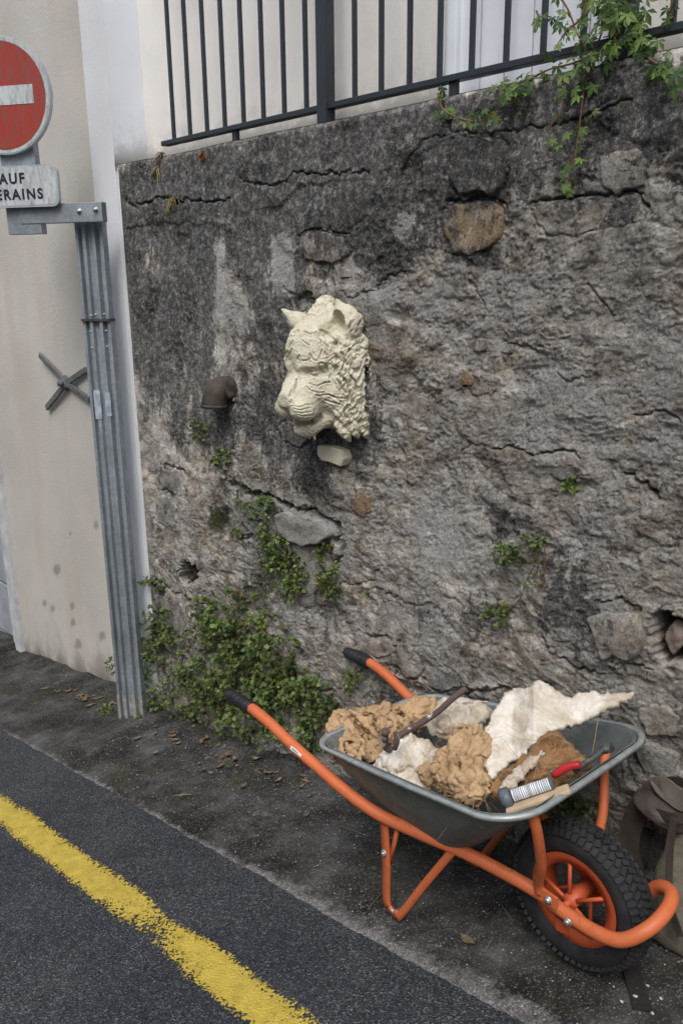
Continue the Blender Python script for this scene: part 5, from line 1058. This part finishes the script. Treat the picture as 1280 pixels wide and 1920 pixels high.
def strap(name, pts, wdt, mat, parent, up=(0, -1, .2), th=.003, label=None, cat=None, taper=None):
    P = spline(pts, 8); T_ = np.gradient(P, axis=0); T_ /= np.linalg.norm(T_, axis=1)[:, None]; V = []; Fs = []; n_ = len(P)
    for i in range(n_):
        s_ = nrm(np.cross(T_[i], up)); nn = nrm(np.cross(s_, T_[i])); w2 = wdt / 2 * (1 if taper is None else np.interp(i / n_, [0, 1], taper))
        for a_, b_ in ((-1, -1), (1, -1), (1, 1), (-1, 1)): V.append(P[i] + s_ * w2 * a_ + nn * th * b_)
    Fs = [(i * 4 + k, i * 4 + (k + 1) % 4, (i + 1) * 4 + (k + 1) % 4, (i + 1) * 4 + k) for i in range(n_ - 1) for k in range(4)] + [(0, 1, 2, 3), (n_ * 4 - 4, n_ * 4 - 3, n_ * 4 - 2, n_ * 4 - 1)]
    m_ = MB(); m_.add(V, Fs, False); return put(name, m_.mesh(name), mat, parent, label=label, cat=cat)
q = lambda px, py, y: onY((px, py), y)
strap('leather_strap', [q(1200, 1500, -.13), q(1222, 1520, -.15), q(1255, 1532, -.165), q(1300, 1535, -.17)], .022, LEA, BG)
strap('leather_strap', [q(1262, 1535, -.175), q(1256, 1580, -.18), q(1253, 1640, -.19), q(1256, 1700, -.20), q(1275, 1755, -.20)], .016, LEA, BG)
strap('leather_strap', [q(1215, 1490, -.10), q(1240, 1475, -.12), q(1275, 1500, -.13), q(1320, 1510, -.14)], .05, simple('taupe_leather', (.13, .105, .09), .7, 0, .3, 16, .001), BG)
strap('side_strap', [q(1205, 1500, -.10), q(1185, 1545, -.11), q(1178, 1590, -.115), q(1190, 1640, -.12)], .055, LEA, BG)
strap('side_strap', [q(1235, 1470, -.06), q(1262, 1464, -.06), q(1300, 1476, -.07)], .02, BLK, BG)
rock('pouch', q(1192, 1590, -.075), (.065, .06, .135), BLK, 3, .10, rot=(0, .15, 0), parent=BG); rock('flap', q(1240, 1518, -.115), (.115, .085, .055), LEA, 8, .14, rot=(.2, .12, .1), parent=BG); rock('rolled_collar', q(1258, 1490, -.10), (.10, .05, .030), simple('taupe_canvas', (.11, .092, .078), .9, 0, .3, 16, .001), 9, .12, rot=(0, .3, 0), parent=BG); 
g_ = lambda px, py, h=.006: onG((px, py), h)
strap('webbing_strap', [g_(1172, 1790, .010), g_(1182, 1815, .008), g_(1192, 1850, .006), g_(1204, 1893, .006)], .042, BLK, None, up=(0, 0, 1), th=.0015, label='short black webbing strap lying flat on the ground below the wheel', cat='strap')

# ================================================================== VEGETATION
def leaf_cloud(name, pts, nrms, size, cols, parent, seed=0, kind='stuff', droop=.3):
    """many folded pointed leaves, each four triangles, tinted one by one"""
    rg = np.random.default_rng(seed); n = len(pts); V = np.zeros((n, 6, 3)); L = size * rg.uniform(.6, 1.3, n); W_ = L * rg.uniform(.34, .48, n)
    d = nrms * .5 + rg.normal(size=(n, 3)) * .75; d[:, 2] -= droop * .3; d /= np.linalg.norm(d, axis=1)[:, None]
    up = np.array([0, -.55, .85]) + rg.normal(size=(n, 3)) * .45; s_ = np.cross(d, up); s_ /= np.linalg.norm(s_, axis=1)[:, None]; u = np.cross(s_, d)
    l_, w_ = L[:, None], W_[:, None]
    V[:, 0] = pts; V[:, 1] = pts + d * l_ * .45 + s_ * w_ + u * l_ * .10; V[:, 2] = pts + d * l_ - u * l_ * .16; V[:, 3] = pts + d * l_ * .45 - s_ * w_ + u * l_ * .10; V[:, 4] = pts + d * l_ * .5; V[:, 5] = pts + d * l_ * .12
    b_ = (np.arange(n) * 6)[:, None]; T = np.concatenate([b_ + np.array([q]) for q in ((0, 1, 4), (1, 2, 4), (4, 2, 3), (0, 4, 3))], 0)
    me_ = mesh_np(name, V.reshape(-1, 3), T, True); ci = rg.choice(len(cols), n, p=[c[1] for c in cols]); C = np.array([c[0] for c in cols])[ci] * rg.uniform(.75, 1.25, (n, 1)); cl_ = (1 + .75 * n3(*(np.array(pts) * 11).T))[:, None]; C = C * np.clip(cl_, .35, 1.9) * [1 + 0 * 1, 1, 1]; yl_ = np.clip(n3(*(np.array(pts) * 17 + 3).T), 0, 1)[:, None]; C = C * (1 + yl_ * [.55, .30, .1])
    attr(me_, 'tint', np.repeat(np.c_[C, np.ones(n)], 6, 0)); return put(name, me_, M['leaf'], parent, kind=kind)
GREENS = [((.078, .130, .038), .40), ((.110, .170, .048), .32), ((.14, .195, .055), .17), ((.040, .070, .024), .09), ((.20, .18, .055), .02)]
BRIGHT = [((.10, .16, .035), .5), ((.16, .22, .05), .3), ((.06, .10, .03), .2)]
def hat_v(x, z):
    i = np.clip(np.searchsorted(xw, x), 0, len(xw) - 1); j = np.clip(((z - zw[0]) / .0036).astype(int), 0, len(zw) - 1); return H[j, i]
def patch(label, blobs, n_sprig, size=.015, seed=0, cols=GREENS, out=.05, group=None, name='wall_plant', cat='plant', per=11, sl=.05):
    """blobs: (px, py, rx, ry, weight) on the wall; sprigs root on the wall face and carry leaf whorls"""
    rg = np.random.default_rng(seed); P = []; N = []; SV = MB(); wts = np.array([b_[2] * b_[3] * b_[4] for b_ in blobs]); wts = wts / wts.sum()
    for k in range(n_sprig):
        b_ = blobs[rg.choice(len(blobs), p=wts)]; a_ = rg.uniform(0, 6.283); r_ = math.sqrt(rg.uniform()) * rg.uniform(.8, 1.12)
        px, py = b_[0] + b_[2] * r_ * math.cos(a_), b_[1] + b_[3] * r_ * math.sin(a_); w0 = onY((px, py)); zg = G * w0[0] + .01
        if w0[2] < zg:
            w0 = onG((px, py)) ; y0 = w0[1]; z0_ = w0[2]
        else: z0_ = w0[2]; y0 = -hat_v(np.array([w0[0]]), np.array([z0_]))[0]
        d = nrm([rg.normal() * .6, -.8, rg.normal() * .55 + .35]); L = sl * rg.uniform(.5, 1.4); p0 = np.array([w0[0], y0, z0_]); up = out * rg.uniform(0, 1) ** 1.5
        q = [p0, p0 + d * L * .5 + [0, 0, .15 * L], p0 + d * L + [0, -up * .3, -.1 * L]]; S_ = spline(q, 4); SV.tube(S_, .0009, 3, cap=False)
        for j in range(per):
            t = rg.uniform(.15, 1) ** .7; pt = S_[int(t * (len(S_) - 1))]; P.append(pt + rg.normal(size=3) * .004); N.append(nrm(rg.normal(size=3) + d * .6 + [0, -.4, .2]))
    c_ = np.array(P).mean(0); T_ = thing(name, c_, label, cat, group); put('stem', SV.mesh('stem'), M['stem'], T_, kind='stuff')
    leaf_cloud('foliage', np.array(P), np.array(N), size, cols, T_, seed + 1); return T_
gp = 'small plants rooted in the stone wall'
patch('dense bank of pellitory leaves filling the foot of the wall behind the near handle', [(430, 1220, 90, 60, 1), (480, 1290, 110, 50, 1.1), (560, 1310, 80, 46, 1.1), (390, 1290, 60, 40, 1), (520, 1240, 60, 50, .9), (600, 1345, 40, 40, .8), (430, 1150, 60, 44, .8), (400, 1335, 90, 22, 1.), (520, 1365, 80, 20, 1.)], 480, .021, 1, sl=.085, out=.08, per=9)
patch('upright leafy clump between the sign post and the small round hole', [(300, 1185, 34, 44, 1), (292, 1250, 18, 60, .7), (306, 1305, 26, 26, .7)], 100, .018, 2, group=gp, sl=.07)
patch('green tuft on the wall just above the long brown stone by the white strip', [(302, 1098, 22, 9, 1), (283, 1092, 9, 8, 1)], 22, .013, 3, group=gp, sl=.03)
patch('trailing green plant below the pale proud block', [(520, 1030, 34, 46, 1), (545, 1080, 36, 40, 1), (500, 960, 26, 26, .6), (560, 1110, 22, 12, .7)], 120, .016, 4, group=gp, sl=.045)
patch('small leafy plant hanging right of the pale proud block', [(622, 1090, 22, 40, 1), (612, 1040, 14, 24, .8)], 46, .013, 5, group=gp, cols=GREENS[:3] + [((.20, .17, .05), .11)], sl=.04)
patch('sparse green weed under the drain pipe elbow', [(385, 805, 20, 22, 1), (378, 825, 8, 8, .5)], 16, .012, 6, group=gp, sl=.03, per=8)
patch('yellowish small weed below the drain pipe, above the mossy tuft', [(420, 858, 22, 16, 1), (412, 870, 10, 8, 1)], 24, .012, 7, group=gp, cols=BRIGHT, sl=.03, per=8)
patch('tiny green weed beside the mossy grass tuft', [(445, 998, 14, 10, 1), (470, 940, 30, 14, .5)], 18, .012, 8, group=gp, cols=BRIGHT, sl=.03, per=8)
patch('green plant in the middle of the bare wall right of centre', [(966, 1040, 26, 20, 1), (1012, 1022, 26, 14, .6), (985, 1055, 16, 12, .4)], 28, .0125, 9, group=gp, sl=.035, per=9)
patch('pale green plant at the end of a thin reddish runner', [(942, 1150, 28, 12, 1), (955, 1135, 18, 8, .5)], 15, .014, 10, group=gp, cols=BRIGHT, sl=.03, per=9)
patch('small fresh green sprig alone high on the right of the wall', [(1068, 912, 5, 8, 1)], 4, .026, 11, group=gp, cols=BRIGHT, sl=.02, per=5)
patch('scattered weeds in the wall behind the far handle', [(668, 1262, 20, 14, 1), (650, 1290, 14, 10, 1), (690, 1112, 8, 4, .6)], 20, .012, 12, group=gp, cols=BRIGHT, sl=.03, per=7)
patch('dark green weeds low on the wall behind the wheel', [(1085, 1520, 30, 24, 1), (1060, 1550, 30, 14, 1)], 34, .015, 13, group=gp, sl=.04)
patch('low green weed at the foot of the sign post', [(205, 1330, 18, 14, 1), (214, 1240, 5, 26, .6)], 34, .012, 14, group='weeds on the ground', sl=.03)
patch('weeds creeping along the ground in front of the leafy bank', [(310, 1345, 60, 10, 1), (480, 1375, 70, 10, 1), (600, 1400, 30, 14, 1)], 70, .012, 15, group='weeds on the ground', sl=.03)
patch('pale yellow-green sprigs standing out of the leafy bank', [(545, 1275, 20, 26, 1), (448, 1235, 16, 26, 1), (395, 1150, 14, 14, .6), (500, 1170, 16, 18, .6), (470, 1330, 18, 14, .6), (360, 1265, 16, 16, .6)], 70, .019, 17, group=gp, cols=BRIGHT, sl=.07, out=.08, per=9)
# runners linking the small plants
m = MB(); yv = -.03
for seq in ([(1012, 1020), (1000, 1060), (985, 1090), (975, 1120), (955, 1145)], [(1020, 1020), (1022, 1060), (1018, 1090), (1022, 1110)], [(1000, 1030), (1010, 1045), (1005, 1075)]):
    m.tube(spline([onY(p, -float(hat_v(np.array([onY(p)[0]]), np.array([onY(p)[2]]))[0]) - .006) for p in seq], 6), .0013, 5)
rn = thing('plant_runner', onY((1000, 1070), -.03), 'thin reddish runners of the plant trailing down the bare wall', 'plant runner'); put('stem', m.mesh('stem'), M['stem'], rn)
patch('few small leaves along the reddish runners', [(1003, 1080, 28, 34, 1)], 12, .011, 16, group=gp, cols=BRIGHT, sl=.015, per=3)
# dry grass and moss tufts
def tuft(q, n, L, col, label, seed, spread=1., cat='grass tuft', w_=.0006, curl=.5, name='grass_tuft'):
    rg = np.random.default_rng(seed); w0 = onY(q); y0 = -float(hat_v(np.array([w0[0]]), np.array([w0[2]]))[0]); p0 = np.array([w0[0], y0, w0[2]]); VV = []; FF = []
    for k in range(n):
        d = nrm([rg.normal() * .8, -.7, rg.normal() * .6]); l_ = L * rg.uniform(.5, 1.3); st_ = p0 + np.array([rg.normal() * .012 * spread, 0, rg.normal() * .008 * spread]); s_ = nrm(np.cross(d, [rg.normal(), 1, rg.normal()])) * w_; b0 = len(VV)
        for j in range(5): t = j / 4; pt = st_ + d * l_ * t + np.array([0, 0, -curl * l_]) * t * t; VV += [pt - s_ * (1 - .8 * t), pt + s_ * (1 - .8 * t)]
        FF += [(b0 + 2 * j, b0 + 2 * j + 1, b0 + 2 * j + 3, b0 + 2 * j + 2) for j in range(4)]
    T_ = thing(name, p0, label, cat); put('blades', mesh_np('blades', VV, FF), col, T_, kind='stuff'); return T_
MOSS = simple('olive_moss', (.075, .07, .025), .95, 0, .5, 60, 0); STRAW = simple('yellow_dry_stem', (.27, .21, .09), .8, 0, .4, 60, 0)
tuft((410, 965), 240, .06, MOSS, 'brownish mossy grass tuft hanging on the wall left of the pale block', 1, 1.2)
tuft((325, 372), 46, .04, STRAW, 'dry yellow straw tuft in the cracked render near the left end', 2, 1.2, w_=.0016, curl=.9); tuft((377, 385), 60, .016, MOSS, 'small moss cushion in the crack of the upper render', 3, 1.2)
tuft((445, 1110), 26, .07, STRAW, 'thin dry stalks beside the small round hole', 4, 1.)
tuft((300, 288), 26, .035, M['dry'], 'curled dead leaves hanging at the left end of the railing', 5, .8, 'dead leaves', .004, 1.2, 'dead_leaves'); tuft((297, 318), 22, .030, STRAW, 'yellowed dead fern dangling below the railing end', 6, .6, 'dead leaves', .003, 1.2, 'dead_leaves'); tuft((384, 290), 18, .020, simple('rusty_dead_leaf', (.20, .085, .03), .9), 'rust coloured dead leaves on the coping near the first railing foot', 7, 1., 'dead leaves', .004, 1., 'dead_leaves')
# slender fern-like leaves
tuft((445, 1172), 9, .05, leafmat('x') if 0 else simple('fresh_blade_green', (.10, .17, .04), .5), 'fresh green strap-leaved seedling above the leafy bank', 8, .5, 'seedling', .005, .4, 'seedling')

# ---- creeper: stems and individual five-fingered leaves
def creeper_leaf():
    V = []; Fs = []
    for ang, L in ((-100, .55), (-50, .82), (0, 1.), (50, .82), (100, .55)):
        a_ = math.radians(ang); d = np.array([math.sin(a_), math.cos(a_), 0]); s_ = np.array([d[1], -d[0], 0]); b_ = len(V)
        V += [(0, 0, 0), d * L * .25 + s_ * L * .10 + [0, 0, .02], d * L * .6 + s_ * L * .20 + [0, 0, .03], d * L + [0, 0, -.14], d * L * .6 - s_ * L * .20 + [0, 0, .03], d * L * .25 - s_ * L * .10 + [0, 0, .02], d * L * .55 + [0, 0, -.02]]
        Fs += [(b_, b_ + 1, b_ + 6), (b_ + 1, b_ + 2, b_ + 6), (b_ + 2, b_ + 3, b_ + 6), (b_ + 3, b_ + 4, b_ + 6), (b_ + 4, b_ + 5, b_ + 6), (b_ + 5, b_, b_ + 6)]
    return V, Fs
lv, lf_ = creeper_leaf(); LM = []
for c in ((.055, .105, .030), (.085, .150, .036), (.13, .20, .045), (.040, .075, .025)):
    b_ = MB(); b_.add(np.array(lv), lf_, True); me_ = b_.mesh('leaf'); attr(me_, 'tint', np.tile([*c, 1], (len(me_.vertices), 1))); me_.materials.append(M['leaf']); LM.append(me_)
CV = thing('creeper_vine', onY((1160, 120), -.03), 'green five-leaved creeper hanging from the railing post over the top of the wall', 'vine')
rg = np.random.default_rng(12)
def vine(pts, y0, y1, n_leaf, sz, tip=1., spread=.022):
    P = spline([onY(p, y) for p, y in zip(pts, np.linspace(y0, y1, len(pts)))], 8); m_ = MB(); m_.tube(P, np.linspace(.0026, .0012, len(P)), 6); put('stem', m_.mesh('stem'), M['stem'], CV)
    for k in range(n_leaf):
        t = (k + rg.uniform()) / n_leaf; p = P[int(t * (len(P) - 1))] + rg.normal(size=3) * spread; s_ = sz * rg.uniform(.6, 1.15) * (1 - .45 * t * tip); o_ = ob('leaf', LM[rg.choice(4, p=[.3, .35, .2, .15] if t < .6 else [.1, .3, .55, .05])], None, CV)
        o_.location = Vector(p) - CV.location; o_.scale = (s_,) * 3; dn = nrm([rg.normal() * .6, -.4 + rg.normal() * .3, -.8 + rg.normal() * .5]); nn = nrm(np.array([rg.normal() * .45, -1., .5 + rg.normal() * .4])); zx = nrm(nn - dn * nn.dot(dn)); xx = np.cross(dn, zx)
        o_.rotation_euler = Matrix(np.array([xx, dn, zx]).T.tolist()).to_euler()
vine([(1165, -20), (1140, 30), (1120, 80), (1100, 130), (1092, 180), (1085, 240), (1078, 290), (1066, 330), (1058, 365)], .02, -.06, 46, .034, spread=.014)
vine([(1180, -20), (1165, 30), (1150, 60), (1160, 95)], .03, -.01, 30, .042, .3, .030); vine([(1120, -20), (1140, 20), (1160, 60), (1130, 70)], .0, -.02, 24, .040, .3, .030)
vine([(1040, -20), (1065, 20), (1080, 60), (1100, 100), (1110, 140)], .0, -.02, 18, .028, .2, .018); vine([(1100, -20), (1090, 30), (1060, 60), (1040, 90)], -.02, -.03, 13, .026, .2, .016); vine([(1005, 20), (1010, 40), (1003, 62)], .0, .0, 5, .024, .2, .008)
vine([(1120, 100), (1075, 118), (1030, 130), (985, 150), (950, 160), (925, 165)], .0, -.04, 24, .034, .4, .014); vine([(1000, 145), (975, 165), (955, 190), (945, 182)], -.03, -.05, 9, .036, .3, .010)
vine([(820, 175), (830, 205), (860, 222), (900, 228), (915, 215), (940, 208)], -.03, -.05, 22, .028, .2, .012); vine([(1060, 160), (1050, 210), (1030, 240), (1032, 275)], -.03, -.05, 8, .022, .5, .006)
vine([(1190, 90), (1215, 110), (1240, 125), (1262, 140), (1290, 135)], .0, -.05, 26, .036, .2, .018); vine([(1165, 80), (1190, 70), (1200, 95), (1225, 80)], .03, -.0, 8, .032, .2, .014); vine([(1262, -10), (1256, 15), (1250, 38)], .04, .04, 5, .024, .2, .008)

# ---- litter: dry leaves, pebbles, grit, twigs
def scatter(name, label, cat, n, fn, mesh_fn, mat, seed, tint=None):
    rg_ = np.random.default_rng(seed); b_ = MB()
    for k in range(n):
        p = fn(rg_)
        if p is None: continue
        V, Fs = mesh_fn(rg_); a_ = rg_.uniform(0, 6.283); V = np.array(V) @ np.array([[math.cos(a_), math.sin(a_), 0], [-math.sin(a_), math.cos(a_), 0], [0, 0, 1]]); V[:, 2] += G * V[:, 0]; b_.add(V + p, Fs)
    o_ = put(name, b_.mesh(name), mat, None, kind='stuff', label=label, cat=cat); return o_
OCT = [(1, 0, 0), (-1, 0, 0), (0, 1, 0), (0, -1, 0), (0, 0, 1), (0, 0, -1)]; OF = [(0, 2, 4), (2, 1, 4), (1, 3, 4), (3, 0, 4), (2, 0, 5), (1, 2, 5), (3, 1, 5), (0, 3, 5)]
def peb(s0, s1): return lambda r_: (np.array(OCT) * r_.uniform(s0, s1) * (.5 + r_.uniform(size=(6, 1))) * [1, .8, .5], OF)
def dleaf(r_):
    L = r_.uniform(.010, .024); w_ = L * r_.uniform(.38, .6); c_ = r_.uniform(.05, .35) * L; k_ = r_.uniform(-.2, .5) * L
    T_ = np.linspace(-1, 1, 6); V = []
    for t in T_: ww = w_ * max(.05, (1 - t * t)) ** .7; V += [(L * t, ww, c_ + k_ * t * t), (L * t, 0, k_ * t * t), (L * t, -ww, c_ * .6 + k_ * t * t)]
    return (V, [(i * 3 + j, i * 3 + j + 1, i * 3 + j + 4, i * 3 + j + 3) for i in range(5) for j in (0, 1)])
def twig(r_):
    L = r_.uniform(.02, .06); b_ = r_.normal() * .2 * L; return ([(-L, 0, .001), (-L, .0015, .001), (L, b_, .002), (L, b_ + .0015, .002), (0, b_, .006)], [(0, 1, 3, 2), (0, 4, 2)])
def gpt(x, y, h=.003): return np.array([x, y, G * x + h + float(und(np.array(x), np.array(y)))])
def area(x0, x1, y0, y1, pw_=1., h=.010): return lambda r_: gpt(r_.uniform(x0, x1), y1 - (y1 - y0) * r_.uniform() ** pw_, h)
scatter('pebbles', 'tiny pale pebbles and grit strewn over the old pavement', 'pebbles', 1100, area(-3.3, -.1, -.57, -.02, 1.3), peb(.0010, .0034), simple('pale_grit', (.36, .35, .33), .9, 0, .4, 90, 0), 1)
scatter('gravel', 'loose gravel and crumbs along the foot of the wall', 'gravel', 900, area(-3.2, -.2, -.22, -.0, 1.6, .014), peb(.002, .006), simple('grey_brown_grit', (.16, .145, .125), .95, 0, .5, 60, 0), 2)
scatter('road_grit', 'scattered light grit on the asphalt', 'grit', 260, area(-3.6, .2, -1.6, -.6, 1, .003), peb(.0008, .0024), simple('light_road_grit', (.40, .40, .40), .9, 0, .3, 90, 0), 3)
scatter('leaf_litter', 'dry brown leaves lying at the foot of the wall', 'dry leaves', 45, lambda r_: gpt(r_.normal() * .35 - 2.55, -.06 - abs(r_.normal()) * .09, .014), dleaf, M['dry'], 4)
scatter('leaf_litter', 'dry leaves and crumbs in front of the wheel at the lower right', 'dry leaves', 5, lambda r_: gpt(r_.uniform(-1.1, -.4), r_.uniform(-.45, -.1), .012), dleaf, simple('brown_straw_crumb', (.13, .10, .06), .9), 5)
scatter('leaf_litter', 'dead leaves and dirt gathered left of the sign post', 'dry leaves', 40, lambda r_: gpt(-3.95 + r_.normal() * .3, -.10 + r_.normal() * .06, .012), dleaf, M['dry'], 6)
scatter('twigs', 'dry straw stalks and twigs on the pavement', 'twigs', 30, area(-3.2, -.3, -.5, -.05, 1.2, .008), twig, simple('dull_twig', (.13, .115, .08), .9), 7)
PB_ = [((1190, 1868), .010), ((1213, 1848), .008), ((1238, 1872), .007), ((1165, 1878), .008), ((505, 1418), .012), ((720, 1335), .010), ((1150, 1850), .005), ((1222, 1900), .009)]
lbs = ['pale pebble beside the black webbing strap', 'whitish pebble right of the black webbing strap', 'small grey pebble at the lower right corner', 'white pebble left of the black webbing strap', 'pale stone chip under the near handle', 'light stone crumb at the wall foot between the handles', 'tiny white chip under the hoop', 'grey pebble at the very bottom right']
for i, ((q_, r_), lb) in enumerate(zip(PB_, lbs)): rock('pebble', onG(q_, .008), (r_, r_ * .8, r_ * .55), simple('pebble_white', (.42, .40, .37), .9, 0, .2, 50, .0005) if i == 0 else bpy.data.materials['pebble_white'], 20 + i, .2, sub=2, label=lb, cat='pebble', group='pale pebbles on the pavement')
# a fresh leaf fallen on the pavement
b_ = MB(); p = onG((701, 1630), .012); V, Fs = dleaf(np.random.default_rng(3)); b_.add(np.array(V) * [1, 1.6, .5] + p, Fs); fl = put('fallen_leaf', b_.mesh('fallen_leaf'), simple('dull_green_leaf', (.045, .075, .035), .6), None, label='single green leaf lying flat on the pavement left of the leg', cat='leaf')
